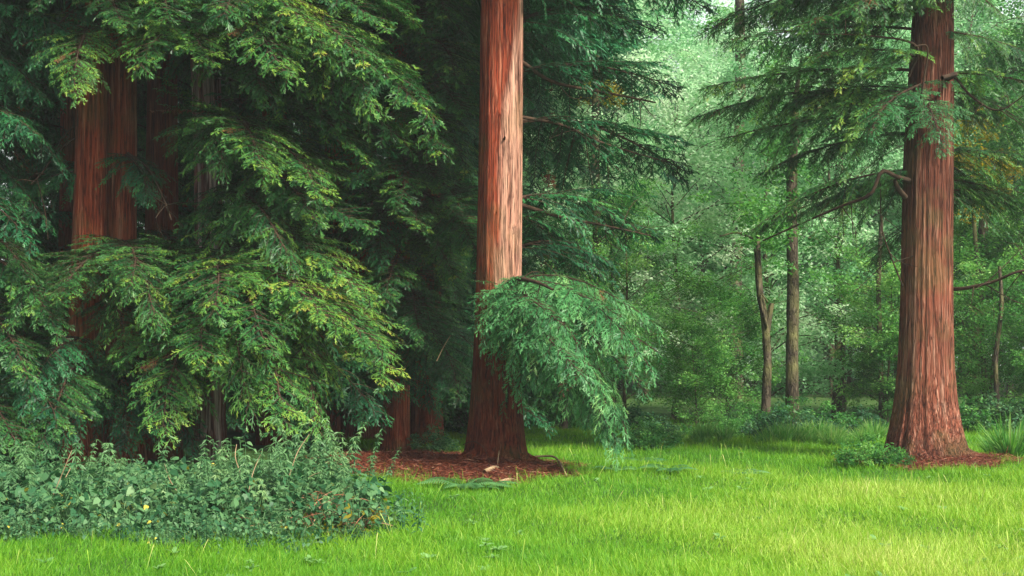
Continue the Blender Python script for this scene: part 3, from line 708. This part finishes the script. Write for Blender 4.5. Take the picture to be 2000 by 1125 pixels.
BT = [broad_tree(401, 7.5, 1.9, 0.5, M['wood_leaf'], 0.07, nb=40, per=120, size=0.075), broad_tree(402, 12.5, 2.3, 1.5, M['wood_leaf'], 0.12, nb=54, per=110, size=0.09),
      broad_tree(403, 4.2, 1.7, 0.15, M['wood_leaf'], 0.045, nb=34, per=120, size=0.07), broad_tree(404, 14, 2.6, 1.0, M['pale_leaf'], 0.12, nb=60, per=110, size=0.10), broad_tree(405, 9, 2.1, 0.4, M['pale_leaf'], 0.08, nb=46, per=110, size=0.09)]
LAB = ['leafy green young broadleaved tree in the bright wood behind the clearing', 'tall green broadleaved tree in the bright wood behind the clearing',
       'low bushy broadleaved tree leafy almost to the ground', 'tall pale leaved tree lit bright in the wood beyond the clearing', 'small pale leaved tree lit bright in the wood beyond the clearing']
CATG = ['young broadleaved trees in the far wood', 'tall broadleaved trees in the far wood', 'bushy broadleaved trees in the far wood', 'tall pale trees in the far wood', 'small pale trees in the far wood']
def plant_tree(k, x, y, rz, s, label=None, group=None, name='broadleaved_tree'):
    t = thing(name, label or LAB[k], 'tree', (x, y, 0), rz, None if label else CATG[k])
    t.scale = (s, s, s)
    link('trunk', BT[k][0], t); link('crown', BT[k][1], t)
    return t
rng = np.random.default_rng(77)
cnt = 0
for row, (yy, step) in enumerate([(27.8, 2.1), (29.3, 1.8), (31.5, 2.2), (46, 2.5), (50, 2.5), (55, 2.7), (60, 3.0)]):
    xa = (0.9 if row < 3 else -0.02*yy); xb = 0.41*yy+3
    x = xa+rng.uniform(0, 1)
    while x < xb:
        y = yy+rng.normal(0, 0.6); px = 1000+F*x/y
        if row == 0: k = 2
        elif row == 1: k = int(rng.choice([2, 2, 0]))
        elif row == 2: k = int(rng.choice([0, 2, 0, 1])) if px > 1650 else int(rng.choice([2, 4, 4]))
        elif px < 1700: k = int(rng.choice([3, 4, 3, 3, 3]))
        else: k = int(rng.choice([0, 1, 3, 1]))
        sc_ = rng.uniform(0.85, 1.2)*(0.55 if row == 0 else 0.78 if row == 1 else 0.8 if (row == 2 and px < 1650) else rng.uniform(0.62, 0.85) if (row > 2 and 1230 < px < 1560) else 1.15 if row > 3 else 1)
        if not (row < 2 and (1440 < px < 1580)) and not (row == 0 and px < 1180):
            plant_tree(k, x, y, rng.uniform(0, 6.28), sc_); cnt += 1
        x += step*rng.uniform(0.75, 1.25)

plant_tree(3, 7.7, 63, 1.0, 1.3); plant_tree(3, 10.3, 64, 2.4, 1.25); plant_tree(3, 4.9, 62, 3.0, 1.3)
# trunks that stand out in the wood
def slim_trunk(label, pts, rads, d, leafy=None, name='bare_tree', cat='tree', knots=True):
    P0 = P(pts[0][0], pts[0][1], d); base = np.array([P0[0], P0[1], 0])
    t = thing(name, label, cat, base)
    g = Geo(); rng = np.random.default_rng(int(pts[0][0]))
    q = [P(a, b, d)-base for a, b in pts]; q.insert(0, q[0]*np.array([1, 1, 0])-np.array([0, 0, 0.3])); r = [rads[0]*1.15]+list(rads)
    c = curve(q, 30); rr = np.interp(np.linspace(0, len(r)-1, 30), np.arange(len(r)), r)
    tube(g, c, rr, 12, jit=0.05, rng=rng)
    link('trunk', g.mesh('trunk', M['grey_bark'], True), t)
    return t, base
def leafy(t, base, cx, y0, y1, d, rad, n, mat='wood_leaf', seed=1):
    rng = np.random.default_rng(seed); g = Geo()
    c = np.array([P(cx+rng.normal(0, 1)*rad*F/d*0.5, rng.uniform(y0, y1), d+rng.normal(0, rad*0.5)) for _ in range(n)])-base
    leaf_cloud(g, rng, c, rng.uniform(0.2, 0.5, n), 90, 0.08, rng.normal(0.45, 0.1, n))
    link('crown', g.mesh('crown', M[mat]), t)
def limb(t, base, pts, d, r0, r1, d2=None):
    g = Geo(); n = len(pts)
    q = [P(a, b, d+(0 if d2 is None else (d2-d)*i/(n-1)))-base for i, (a, b) in enumerate(pts)]
    tube(g, curve(q, 14), np.linspace(r0, r1, 14), 7)
    link('limb', g.mesh('limb', M['grey_bark'], True), t)
t, b = slim_trunk('thin forked bare trunk with a broken upper fork in front of the bright wood', [(1494, 848), (1497, 760), (1499, 700), (1493, 620), (1484, 570), (1479, 480), (1480, 440)], [0.10, 0.085, 0.08, 0.07, 0.065, 0.06, 0.05], 26.5)
limb(t, b, [(1497, 650), (1503, 615), (1508, 592)], 26.5, 0.07, 0.045)
limb(t, b, [(1499, 640), (1488, 600), (1487, 575), (1500, 590)], 26.4, 0.02, 0.012)
limb(t, b, [(1480, 460), (1500, 440), (1540, 415), (1600, 395)], 26.5, 0.04, 0.012, 25.5)
limb(t, b, [(1480, 470), (1440, 455), (1405, 462)], 26.5, 0.025, 0.01)
leafy(t, b, 1500, 380, 480, 26.5, 0.9, 16, seed=9)
t, b = slim_trunk('straight mossy grey trunk just right of the thin forked one', [(1548, 838), (1547, 700), (1549, 560), (1546, 400), (1550, 280), (1556, 180), (1566, 110)], [0.15, 0.125, 0.12, 0.11, 0.09, 0.05, 0.02], 28.5)
limb(t, b, [(1548, 300), (1580, 230), (1630, 190)], 28.5, 0.05, 0.015)
leafy(t, b, 1550, -80, 560, 28.5, 1.3, 75, seed=3)
t, b = slim_trunk('spotted grey trunk leaning right behind the right redwood', [(1899, 812), (1903, 720), (1908, 620), (1917, 500), (1925, 380)], [0.14, 0.13, 0.12, 0.115, 0.10], 31)
limb(t, b, [(1905, 700), (1885, 640), (1868, 600)], 31, 0.03, 0.015)
leafy(t, b, 1925, 150, 520, 31, 1.4, 45, seed=5)
slim_trunk('dim dark trunk in the wood right of the middle redwood', [(1165, 850), (1163, 700), (1166, 500), (1162, 300), (1165, 100)], [0.12, 0.10, 0.10, 0.09, 0.08], 31)
slim_trunk('short pale trunk under the hanging bough near the middle redwood', [(1100, 860), (1102, 800), (1099, 700), (1101, 560)], [0.09, 0.08, 0.075, 0.06], 27)
t, b = slim_trunk('pale trunk half hidden by leaves high in the bright wood', [(1440, 780), (1436, 600), (1442, 330), (1446, 180), (1444, -60)], [0.22, 0.20, 0.18, 0.17, 0.14], 44)
leafy(t, b, 1442, -80, 500, 43.6, 1.8, 60, 'pale_leaf', seed=4)
slim_trunk('faint grey trunk midway between the forked trunk and the right redwood', [(1643, 800), (1641, 640), (1638, 500), (1640, 300)], [0.13, 0.13, 0.12, 0.1], 34)
slim_trunk('thin dark sapling stem near the right edge', [(1948, 800), (1945, 700), (1956, 600), (1952, 520)], [0.05, 0.045, 0.04, 0.03], 27)
slim_trunk('thin dark stem against the left flank of the right redwood', [(1722, 820), (1720, 700), (1716, 560), (1722, 420)], [0.06, 0.05, 0.05, 0.04], 29)

t, b = slim_trunk('small golden leaved tree behind the right redwood', [(1925, 800), (1915, 600), (1900, 400), (1895, 300)], [0.06, 0.05, 0.04, 0.02], 30)
leafy(t, b, 1900, 230, 330, 30, 0.7, 16, 'yellow_leaf', seed=6); leafy(t, b, 1950, 300, 420, 30, 0.7, 10, 'yellow_leaf', seed=8)
t, b = slim_trunk('small golden leaved tree right of the middle redwood', [(1200, 800), (1195, 600), (1190, 400), (1185, 200)], [0.06, 0.05, 0.04, 0.02], 33)
leafy(t, b, 1190, 150, 200, 33, 0.7, 9, 'yellow_leaf', seed=7)
# the far wood that closes the view
def far_wood():
    rng = np.random.default_rng(88); g = Geo()
    n = 1100; a = rng.uniform(-0.62, 0.62, n); d = rng.uniform(66, 82, n)
    c = np.stack([np.sin(a)*d, np.cos(a)*d, rng.uniform(0.0, 1, n)**1.3*np.where(np.abs(np.tan(a)-0.14) < 0.07, 12.5, 16)+0.3], 1)
    leaf_cloud(g, rng, c, rng.uniform(1.2, 2.6, n), 170, 0.30, rng.normal(0.70, 0.14, n), flat=0.8)
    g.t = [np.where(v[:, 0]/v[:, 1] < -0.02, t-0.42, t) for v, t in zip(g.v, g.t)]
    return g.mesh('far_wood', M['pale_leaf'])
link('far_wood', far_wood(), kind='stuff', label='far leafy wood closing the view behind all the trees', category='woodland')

# ------------------------------------------------------------------ undergrowth
def bush_mesh(seed, mat, R0=0.7, H=0.7, n=70, per=45, size=0.06):
    rng = np.random.default_rng(seed); g = Geo(); wd = Geo()
    a = rng.uniform(0, 6.28, n); r = R0*np.sqrt(rng.random(n)); z = H*rng.uniform(0.1, 1, n)*(1-0.55*(r/R0)**2)
    c = np.stack([r*np.cos(a), r*np.sin(a), z], 1)
    leaf_cloud(g, rng, c, rng.uniform(0.08, 0.2, n)*R0/0.7, per, size, rng.normal(0.42, 0.13, n), flat=0.7)
    for i in range(0, n, 3):
        tube(wd, curve([[c[i][0]*0.2, c[i][1]*0.2, 0], c[i]*np.array([.6, .6, .8]), c[i]+[0, 0, 0.08]], 6), [0.008, 0.007, 0.006, 0.005, 0.004, 0.003], 3)
    return wd.mesh('stems', M['twig']), g.mesh('leaves', mat)
BU = [bush_mesh(501, M['wood_leaf']), bush_mesh(502, M['nettle']), bush_mesh(503, M['wood_leaf'], 1.0, 1.5, 110, 50, 0.07), bush_mesh(504, M['pale_leaf'], 0.8, 1.0, 80, 45, 0.06)]
def bush(k, px, py, s, label, group=None, name='bush', cat='bush', rz=0.0):
    p = G(px, py); t = thing(name, label, cat, (p[0], p[1], float(ground_z(p[0], p[1]))), rz, group); t.scale = (s, s, s)
    link('stems', BU[k][0], t); link('leaves', BU[k][1], t); return t
rng = np.random.default_rng(90)
for i in range(26):
    px = 1030+i*29+rng.normal(0, 8); py = 862-rng.uniform(0, 14)
    if px < 1230: py -= 18
    if 1720 < px < 1880: continue
    bush(int(rng.choice([0, 1, 2, 3], p=[.35, .3, .2, .15])), px, py, rng.uniform(0.45, 0.95)*(0.6 if 1240 < px < 1480 else 1), 'green low bush in the rough strip along the far edge of the grass', 'bushes along the far edge of the grass', rz=rng.uniform(0, 6))
for i in range(9):
    bush(int(rng.choice([0, 2])), 800+i*26+rng.normal(0, 8), 860-rng.uniform(0, 25), rng.uniform(0.8, 1.2), 'dark shaded bush on the wood floor behind the middle redwood', 'shaded bushes behind the middle redwood', rz=rng.uniform(0, 6))
for i in range(6):
    bush(int(rng.choice([0, 1, 0])), 1890+i*26, 850-rng.uniform(0, 12), rng.uniform(0.8, 1.1), 'green low bush behind the right redwood at the grass edge', 'bushes behind the right redwood', rz=rng.uniform(0, 6))
bush(0, 1268, 882, 0.62, 'small dark rounded bramble bush right of the hanging bough', name='bramble_bush')
bush(0, 1695, 915, 0.62, 'dark bramble patch at the left foot of the right redwood', name='bramble_bush')
bush(0, 1745, 918, 0.35, 'little ivy clump touching the left root of the right redwood', name='ivy_clump', cat='ivy')
bush(1, 845, 885, 0.55, 'small leafy bush left of the middle redwood foot', name='bush')

def tussock(seed, n=420, H=0.8, spread=0.35, w_=0.012):
    rng = np.random.default_rng(seed); g = Geo()
    a = rng.uniform(0, 6.28, n); r = 0.12*np.sqrt(rng.random(n)); le = rng.uniform(0.1, 1.0, n)*spread*2
    b = np.stack([r*np.cos(a), r*np.sin(a), np.zeros(n)], 1); d = norm(np.stack([np.cos(a)*le, np.sin(a)*le, np.ones(n)], 1))
    strips(g, b, d, H*rng.uniform(0.5, 1.1, n), w_, norm(rng.normal(0, 1, (n, 3))), rng.uniform(0.1, 0.6, n), rng.normal(0.45, 0.2, n))
    return g.mesh('blades', M['tallgrass'])
TU = [tussock(601), tussock(602, 300, 0.55), tussock(603, 260, 0.7, 0.25)]
def tuss(k, px, py, s, label, group=None):
    p = G(px, py); o = link('grass_tussock', TU[k], None, (p[0], p[1], float(ground_z(p[0], p[1]))), label=label, category='grass tussock'); o.scale = (s, s, s)
    if group: o['group'] = group
    o.rotation_euler = (0, 0, px*0.7)
tuss(0, 1975, 905, 1.0, 'big arching tussock of rough grass right of the right redwood')
tuss(0, 1945, 893, 0.7, 'smaller tussock of rough grass between the big one and the right redwood')
rng = np.random.default_rng(91)
for i in range(30):
    px = rng.uniform(1230, 1720); tuss(int(rng.integers(0, 3)), px, rng.uniform(862, 876), rng.uniform(0.3, 0.8), 'pale tuft of tall rough grass at the far edge of the clearing', 'tufts of rough grass at the clearing edge')

# ferns
def fern_mesh(seed, n=9, L=0.5):
    rng = np.random.default_rng(seed); g = Geo()
    for i in range(n):
        a = i/n*6.28+rng.normal(0, .3); s = np.linspace(0, 1, 20); l = L*rng.uniform(0.7, 1.1)
        pts = np.stack([np.cos(a)*l*s, np.sin(a)*l*s, l*(0.75*s-0.6*s*s)], 1)
        tube(g, pts, np.linspace(0.005, 0.001, 20), 3, t=0.6)
        tn = norm(np.gradient(pts, axis=0)); sdv = norm(np.cross(tn, UP))
        for q in (-1, 1):
            strips(g, pts[3:], norm(sdv[3:]*q+tn[3:]*0.45), l*0.28*np.sin(np.pi*np.linspace(0.25, 0.97, 17)), 0.022, np.tile(UP, (17, 1))+0.01, 0.25, np.full(17, 0.5+rng.normal(0, .1)))
    return g.mesh('fronds', M['fern'])
FE = [fern_mesh(701), fern_mesh(702, 7, 0.4)]
for k, px, py, s, lb in [(0, 908, 956, 1.05, 'fern in front of the middle redwood foot, left one of two'), (1, 945, 955, 1.15, 'fern in front of the middle redwood foot, right one of two'),
                         (1, 1205, 925, 0.9, 'small fern in the grass under the hanging bough tip'), (0, 1310, 928, 0.8, 'pale fern alone in the grass right of the hanging bough'),
                         (1, 1448, 930, 0.95, 'lone pale green fern in the open grass'), (0, 1255, 905, 0.8, 'fern behind the grass beside the hanging bough')]:
    p = G(px, py); o = link('fern', FE[k], None, (p[0], p[1], float(ground_z(p[0], p[1]))), label=lb, category='fern'); o.scale = (s,)*3; o.rotation_euler = (0, 0, px)

# dead branches, roots and stones at the feet
def stick(name, label, pts3, r0, r1, mat='drytwig', cat='stick', extra=None):
    g = Geo(); pts3 = np.array(pts3, float); o0 = pts3[0].copy()
    tube(g, curve(pts3-o0, 16), np.linspace(r0, r1, 16), 6)
    for e in (extra or []):
        e = np.array(e, float)-o0; tube(g, curve(e, 8), np.linspace(r1*1.2, r1*0.5, 8), 5)
    return link(name, g.mesh(name, M[mat], True), None, o0, label=label, category=cat)
def gp(px, py, h=0.03):
    p = G(px, py); p[2] = float(ground_z(p[0], p[1]))+h; return p
stick('fallen_branch', 'pale bent branch lying right of the middle redwood foot', [gp(1025, 918, .06), gp(1055, 917, .1), gp(1082, 920, .13), gp(1096, 932, .08), gp(1108, 944, .02)], 0.018, 0.010)
stick('fallen_branch', 'short pale piece of wood lying on the litter before the middle redwood', [gp(946, 940, .04), gp(965, 937, .05), gp(975, 938, .04)], 0.035, 0.022)
stick('fallen_branch', 'flat grey piece of wood on the litter edge', [gp(975, 950, .03), gp(995, 947, .03), gp(1012, 948, .02)], 0.035, 0.02)
stick('fallen_branch', 'thin dead twig arching out of the left root of the middle redwood', [P(905, 868, 18.0), P(925, 862, 17.8), P(945, 875, 17.7), P(955, 900, 17.7), gp(957, 940, .02)], 0.006, 0.003, 'twig')
stick('fallen_branch', 'upright crooked twig on the middle redwood foot', [gp(974, 936, .02), P(972, 905, 17.6), P(975, 880, 17.8)], 0.007, 0.004)
stick('dead_branch', 'bare pale twig slanting in the dark gap left of the middle redwood', [P(853, 705, 19), P(865, 680, 19), P(880, 655, 19.1)], 0.009, 0.004)

# bare twiggy branches of the right redwood, parts of that tree
rng = np.random.default_rng(95)
def dead_limb(tree, pts, r0, r1, subs=0):
    g = Geo(); o0 = np.array(tree.location)
    q = np.array([P(*p) for p in pts])-o0; c = curve(q, 20); tube(g, c, np.linspace(r0, r1, 20), 7)
    for k in range(subs):
        i = rng.integers(5, 18); e = c[i]+rng.normal(0, 0.35, 3)+np.array([0, 0, -0.1]); m_ = (c[i]+e)/2+rng.normal(0, 0.06, 3)
        tube(g, curve([c[i], m_, e], 6), np.linspace(0.008, 0.003, 6), 4)
    link('dead_limb', g.mesh('dead_limb', M['twig'], True), tree)
dead_limb(T2, [(1775, 352, 19.4), (1750, 345, 19.2), (1722, 335, 19), (1700, 380, 19), (1650, 400, 19.3), (1580, 430, 19.7), (1490, 470, 20)], 0.035, 0.012, 8)
dead_limb(T2, [(1775, 150, 19.4), (1790, 90, 19.2), (1700, 70, 19), (1560, 66, 19)], 0.022, 0.008, 6)
dead_limb(T2, [(1850, 155, 19.4), (1866, 145, 19.1), (1840, 152, 18.9)], 0.035, 0.03)
dead_limb(T2, [(1768, 385, 19.4), (1752, 365, 19.2), (1748, 352, 19.1)], 0.04, 0.025)
dead_limb(T2, [(1795, 205, 19.3), (1800, 180, 19.0), (1812, 95, 18.9), (1785, 90, 18.8)], 0.015, 0.008)
dead_limb(T2, [(1860, 565, 19.6), (1890, 562, 19.4), (1940, 550, 19.2), (1990, 530, 19), (2040, 525, 19)], 0.03, 0.012, 8)
dead_limb(T2, [(1865, 150, 19.6), (1900, 190, 19.4), (1950, 215, 19.2), (2010, 180, 19)], 0.02, 0.008, 5)
dead_limb(T2, [(1764, 560, 19.6), (1740, 500, 19.5), (1722, 440, 19.4), (1720, 340, 19.3)], 0.012, 0.006, 4)
dead_limb(T1, [(1018, 120, 18.6), (1080, 160, 19), (1180, 180, 19.6), (1280, 200, 20.4)], 0.03, 0.012, 8)
dead_limb(T1, [(1018, 228, 18.6), (1100, 245, 19), (1180, 280, 19.6), (1300, 316, 20.6)], 0.025, 0.01, 8)
dead_limb(T1, [(1018, 400, 18.6), (1100, 425, 19), (1180, 440, 19.6), (1270, 460, 20.4)], 0.03, 0.01, 8)
dead_limb(T1, [(985, 590, 18.25), (992, 556, 17.95), (1015, 545, 17.6), (1050, 552, 17.3), (1080, 566, 17.1)], 0.045, 0.014, 3)
dead_limb(T1, [(985, 272, 18.25), (986, 268, 18.17)], 0.02, 0.012)
dead_limb(T4, [(250, 300, 18), (290, 330, 17.6), (320, 390, 17.2), (335, 430, 17)], 0.022, 0.008, 6)
dead_limb(T3, [(145, 270, 17.7), (110, 300, 17.4), (80, 340, 17.2), (60, 360, 17)], 0.016, 0.006, 8)

# surface roots that run out from the two big trunks
def root(tree, a, r0, l, th, seed, mat):
    rng_ = np.random.default_rng(seed); g = Geo(); s_ = np.linspace(0, 1, 7); w_ = a+0.35*np.sin(s_*3+seed)*s_
    rr = r0*0.75+l*s_; x, y = rr*np.cos(w_), rr*np.sin(w_)
    gz = ground_z(x+tree.location.x, y+tree.location.y)
    q = np.stack([x, y, gz+0.10*(1-s_)**2-0.035*s_], 1)
    tube(g, curve(q, 18), np.linspace(th, th*0.35, 18), 9, t=0.3, jit=0.05, rng=rng_)
    link('root', g.mesh('root', mat, True), tree)
for k, a in enumerate((-2.9, -2.3, -1.75, -1.2, -0.6, -0.15)): root(T1, a, 0.44, 0.35+0.14*(k % 3), 0.075, 40+k, M['redwood'])
for k, a in enumerate((-3.0, -2.5, -1.9, -1.35, -0.8, -0.3)): root(T2, a, 0.56, 0.32+0.12*(k % 3), 0.085, 60+k, M['redwood_orange'])

# ------------------------------------------------------------------ nettles
def nettle_geo(seed, H, flower=False, big=1.0):
    rng = np.random.default_rng(seed); g = Geo()
    n = int(H/0.055); z = np.linspace(0.10, H, n); ln = np.array([rng.normal(0, .10), rng.normal(0, .10)])
    ph = rng.uniform(0, 6)
    cx = ln[0]*z*z/H; cyy = ln[1]*z*z/H
    tube(g, np.stack([cx, cyy, z], 1), np.linspace(0.006, 0.002, n), 4, t=0.55)
    B, D, Ls, T = [], [], [], []
    for i in range(n):
        a0 = ph+i*math.pi/2
        for q in (0, math.pi):
            a = a0+q+rng.normal(0, .25); s = (i/n)
            l = 0.095*big*(1-0.62*s**2.2)*rng.uniform(0.75, 1.2)
            if flower and s > 0.62: l *= 0.55
            B.append([cx[i], cyy[i], z[i]]); D.append([math.cos(a), math.sin(a), rng.uniform(-0.15, 0.35)]); Ls.append(l); T.append(min(0.68, 0.40+0.30*s*s+rng.normal(0, .09)))
    B = np.array(B); D = norm(np.array(D)); Ls = np.array(Ls)
    strips(g, B+D*0.015, D, Ls, Ls*0.48, norm(UP+rng.normal(0, 0.25, B.shape)), rng.uniform(0.25, 0.75, len(B)), np.array(T), tip_gain=0.08, prof=(0.35, 1.0, 0.7), us=(0.0, 0.3, 0.65))
    if flower:
        m = 70; i = rng.integers(int(n*0.5), n, m); a = rng.uniform(0, 6.28, m)
        b = np.stack([cx[i], cyy[i], z[i]], 1); d = norm(np.stack([np.cos(a), np.sin(a), rng.uniform(-0.7, 0.1, m)], 1))
        strips(g, b, d, rng.uniform(0.03, 0.07, m), 0.010, norm(rng.normal(0, 1, (m, 3))), 0.4, np.full(m, 0.74), tip_gain=0.0)
    return g
def merge_instances(protos, P_, RZ, S, TI, rng):
    """numpy copies of small plants into one mesh for the uncountable bed"""
    G_ = Geo()
    arr = []
    for g in protos:
        arr.append((np.concatenate(g.v), np.concatenate(g.f3) if g.f3 else np.zeros((0, 3), int), np.concatenate(g.f4) if g.f4 else np.zeros((0, 4), int), np.concatenate(g.t)))
    for p, rz, s, ti in zip(P_, RZ, S, TI):
        v, f3, f4, t = arr[rng.integers(len(arr))]
        c, sn = math.cos(rz), math.sin(rz)
        q = v*s; q = np.stack([q[:, 0]*c-q[:, 1]*sn, q[:, 0]*sn+q[:, 1]*c, q[:, 2]], 1)+p
        G_.add(q, f3=f3, f4=f4, t=t+ti)
    return G_
def low_leaf_geo(seed):
    """ivy, bramble and ground elder leaves near the ground"""
    rng = np.random.default_rng(seed); g = Geo(); n = 46
    a = rng.uniform(0, 6.28, n); r = 0.22*np.sqrt(rng.random(n)); z = rng.uniform(0.03, 0.30, n)
    b = np.stack([r*np.cos(a), r*np.sin(a), z], 1); d = norm(np.stack([np.cos(a), np.sin(a), rng.normal(-.3, .3, n)], 1)+rng.normal(0, .3, (n, 3)))
    l = rng.uniform(0.035, 0.075, n); t = rng.normal(0.42, .12, n); t[rng.random(n) < 0.012] = 1.0
    strips(g, b, d, l, l*0.85, norm(UP*0.7+np.array([0, -0.5, 0])+rng.normal(0, .4, (n, 3))), 0.3, t, tip_gain=0, prof=(0.7, 1.0, 0.6), us=(0, 0.35, 0.7))
    for i in range(0, n, 3): tube(g, [[b[i][0]*.3, b[i][1]*.3, 0], b[i]*.6+[0, 0, .05], b[i]], 0.003, 3, t=0.6)
    return g
rng = np.random.default_rng(21)
def bed_points(n):
    x = rng.uniform(-7.5, -0.5, n*6); y = rng.uniform(11.2, 15.3, n*6)
    k = (rng.random(n*6) < bed_mask(x, y)) & (litter_mask(x, y) < 0.4); x, y = x[k][:n], y[k][:n]
    return np.stack([x, y, ground_z(x, y)], 1)
pp = bed_points(1250); n = len(pp)
hs = 0.34+0.34*sstep(11.5, 13.6, pp[:, 1])+0.07*np.sin(pp[:, 0]*2.3)+0.05*np.sin(pp[:, 0]*5.7+pp[:, 1]*3)
nb = merge_instances([nettle_geo(800+i, 0.46, i > 3, 1.15) for i in range(7)], pp, rng.uniform(0, 6.28, n), 1.18*hs*rng.uniform(0.6, 1.2, n)*np.where(rng.random(n) < 0.22, rng.uniform(1.2, 1.55, n), 1), rng.normal(0, .06, n)+0.06*np.sin(pp[:, 0]*1.9+pp[:, 1]), rng)
bed = link('nettle_bed', nb.mesh('nettle_bed', M['nettle']), kind='stuff', label='dense bed of stinging nettles at the left foot of the wood', category='nettles')
xs_ = rng.uniform(-7.0, -0.6, 2600); ys_ = rng.uniform(10.9, 15, 2600)
k_ = (rng.random(2600) < 0.16*bed_mask(xs_-0.35, ys_+0.32)) & (bed_mask(xs_, ys_) < 0.5); xs_, ys_ = xs_[k_], ys_[k_]
pq = np.stack([xs_, ys_, ground_z(xs_, ys_)], 1)
nb2 = merge_instances([nettle_geo(860+i, 0.6) for i in range(3)]+[low_leaf_geo(870)], pq, rng.uniform(0, 6.28, len(pq)), rng.uniform(0.3, 0.75, len(pq)), rng.normal(0.05, .1, len(pq)), rng)
link('straggling_nettles', nb2.mesh('straggling_nettles', M['nettle']), bed)
pp = bed_points(750); n = len(pp)
nb = merge_instances([low_leaf_geo(830+i) for i in range(6)], pp, rng.uniform(0, 6.28, n), rng.uniform(0.6, 1.4, n)*(0.42+0.58*sstep(11.3, 12.7, pp[:, 1])), rng.normal(0.02, .08, n), rng)
link('low_leaves', nb.mesh('low_leaves', M['nettle']), bed)
NF = [nettle_geo(850+i, 1.0, True, 0.85).mesh('nettle', M['nettle']) for i in range(4)]
for i, (px, top, d) in enumerate([(385, 880, 13.4), (432, 890, 13.6), (462, 895, 13.2), (510, 905, 13.0), (545, 862, 13.8), (572, 852, 13.9), (588, 850, 13.6), (618, 905, 13.3), (655, 858, 13.8), (664, 850, 14.0),
                                  (692, 878, 14.2), (716, 870, 14.0), (746, 905, 14.3), (738, 920, 13.7), (258, 895, 13.2), (160, 890, 13.6), (100, 905, 13.6), (45, 915, 13.5), (345, 912, 13.2), (300, 905, 12.9), (205, 925, 12.7), (640, 900, 13.4), (410, 905, 12.6), (530, 900, 12.8), (560, 890, 12.6), (600, 880, 13.0), (634, 875, 12.8), (672, 890, 12.7), (700, 905, 12.9), (130, 930, 12.5), (20, 900, 13.0), (280, 930, 12.4), (480, 925, 12.4), (580, 930, 12.3), (370, 930, 12.5), (68, 930, 12.6), (725, 935, 12.9)]):
    p = P(px, 900, d); top_z = CAMH-(top-22-HOR)*d/F; gz = float(ground_z(p[0], p[1]))
    o = link('tall_nettle', NF[i % 4], None, (p[0], p[1], gz), label='tall flowering nettle spike rising above the nettle bed', category='nettle', group='tall nettle spikes above the bed')
    o.rotation_euler = (0, 0, i*1.7); s = (top_z-gz)/1.0; s *= 1.07; o.scale = (s*1.3, s*1.3, s)
# dry stalks
for px0, py0, px1, py1, d, lb in [(82, 1050, 140, 880, 12.6, 'longest dry pale stalk leaning right out of the nettle bed'), (103, 1010, 138, 914, 12.7, 'shorter dry stalk right beside the longest one'),
                                  (358, 975, 321, 905, 13.0, 'dry stalk leaning left near the middle of the nettle bed'), (484, 985, 512, 880, 12.8, 'thin dry stalk leaning right below the lit boughs'),
                                  (470, 920, 462, 868, 13.3, 'dry stalk with a curved tip among the nettle spikes'), (570, 920, 604, 848, 13.4, 'bent dry stalk at the right of the nettle spikes')]:
    a = P(px0, py0, d); b = P(px1, py1, d+0.15); m_ = (a+b)/2+np.array([-0.03, 0, 0.0])
    a0 = a-(b-a)*0.2; a0[2] = max(0.0, a0[2])
    stick('dry_stalk', lb, [a0, m_, b], 0.006, 0.003, cat='stalk')
# heap of dead brown stems at the right end of the bed
def heap():
    rng = np.random.default_rng(31); g = Geo(); n = 700
    c = G(625, 1040); x = rng.normal(0, 0.30, n); y = rng.normal(0, 0.28, n); x = np.clip(x, -0.5, 0.42); y = np.clip(y, -0.4, 0.5); z = np.abs(rng.normal(0.10, 0.12, n))*np.exp(-(x*x+y*y)*3)
    a = rng.uniform(0, 6.28, n); d = norm(np.stack([np.cos(a), np.sin(a), rng.normal(0.1, .3, n)], 1))
    strips(g, np.stack([x, y, z], 1), d, rng.uniform(0.08, 0.3, n), rng.uniform(0.004, 0.010, n), norm(UP+rng.normal(0, .5, (n, 3))), 0.2, rng.normal(0.6, .2, n), tip_gain=0)
    return link('brushwood_heap', g.mesh('brushwood_heap', M['needles']), None, (c[0], c[1], float(ground_z(c[0], c[1]))), kind='stuff', label='heap of dead red brown stems at the right end of the nettle bed', category='brushwood')
heap()
# yellow bramble beside the heap
BY = bush_mesh(520, M['yellow_leaf'], 0.35, 0.32, 14, 7, 0.055)
p = G(690, 1052); t = thing('bramble_bush', 'low bramble turning yellow at the right end of the nettle bed', 'bush', p); link('stems', BY[0], t); link('leaves', BY[1], t)
# broad green clump at the bed's corner
for px, py, s, k, lb in [(745, 1060, 0.5, 1, 'low leafy clump at the right front corner of the nettle bed'), (700, 1010, 0.62, 1, 'leafy clump behind the yellowing bramble'), (790, 1045, 0.35, 0, 'small flat leafy clump spreading into the grass beside the bed')]:
    bush(k, px-60, py, s*0.5, lb, name='leafy_clump', cat='plant')

# ------------------------------------------------------------------ haze in the air
def haze_box():
    hx = Geo(); x, y0, y1, z0, z1 = 115, -35, 135, -1.3, 30
    v = [(a, b, c) for c in (z0, z1) for b in (y0, y1) for a in (-x, x)]
    hx.add(v, f4=[(0, 2, 3, 1), (4, 5, 7, 6), (0, 1, 5, 4), (2, 6, 7, 3), (0, 4, 6, 2), (1, 3, 7, 5)])
    m, n, L = newmat('haze'); out = n.new("ShaderNodeOutputMaterial"); pv = n.new("ShaderNodeVolumePrincipled")
    pv.inputs['Color'].default_value = (0.93, 0.97, 0.95, 1); pv.inputs['Density'].default_value = 0.0011; pv.inputs['Anisotropy'].default_value = 0.2
    L.new(pv.outputs[0], out.inputs[1])
    o = link('haze', hx.mesh('haze', m), kind='stuff'); o['label'] = 'thin pale haze hanging in the air of the wood'; o['category'] = 'haze'
haze_box()
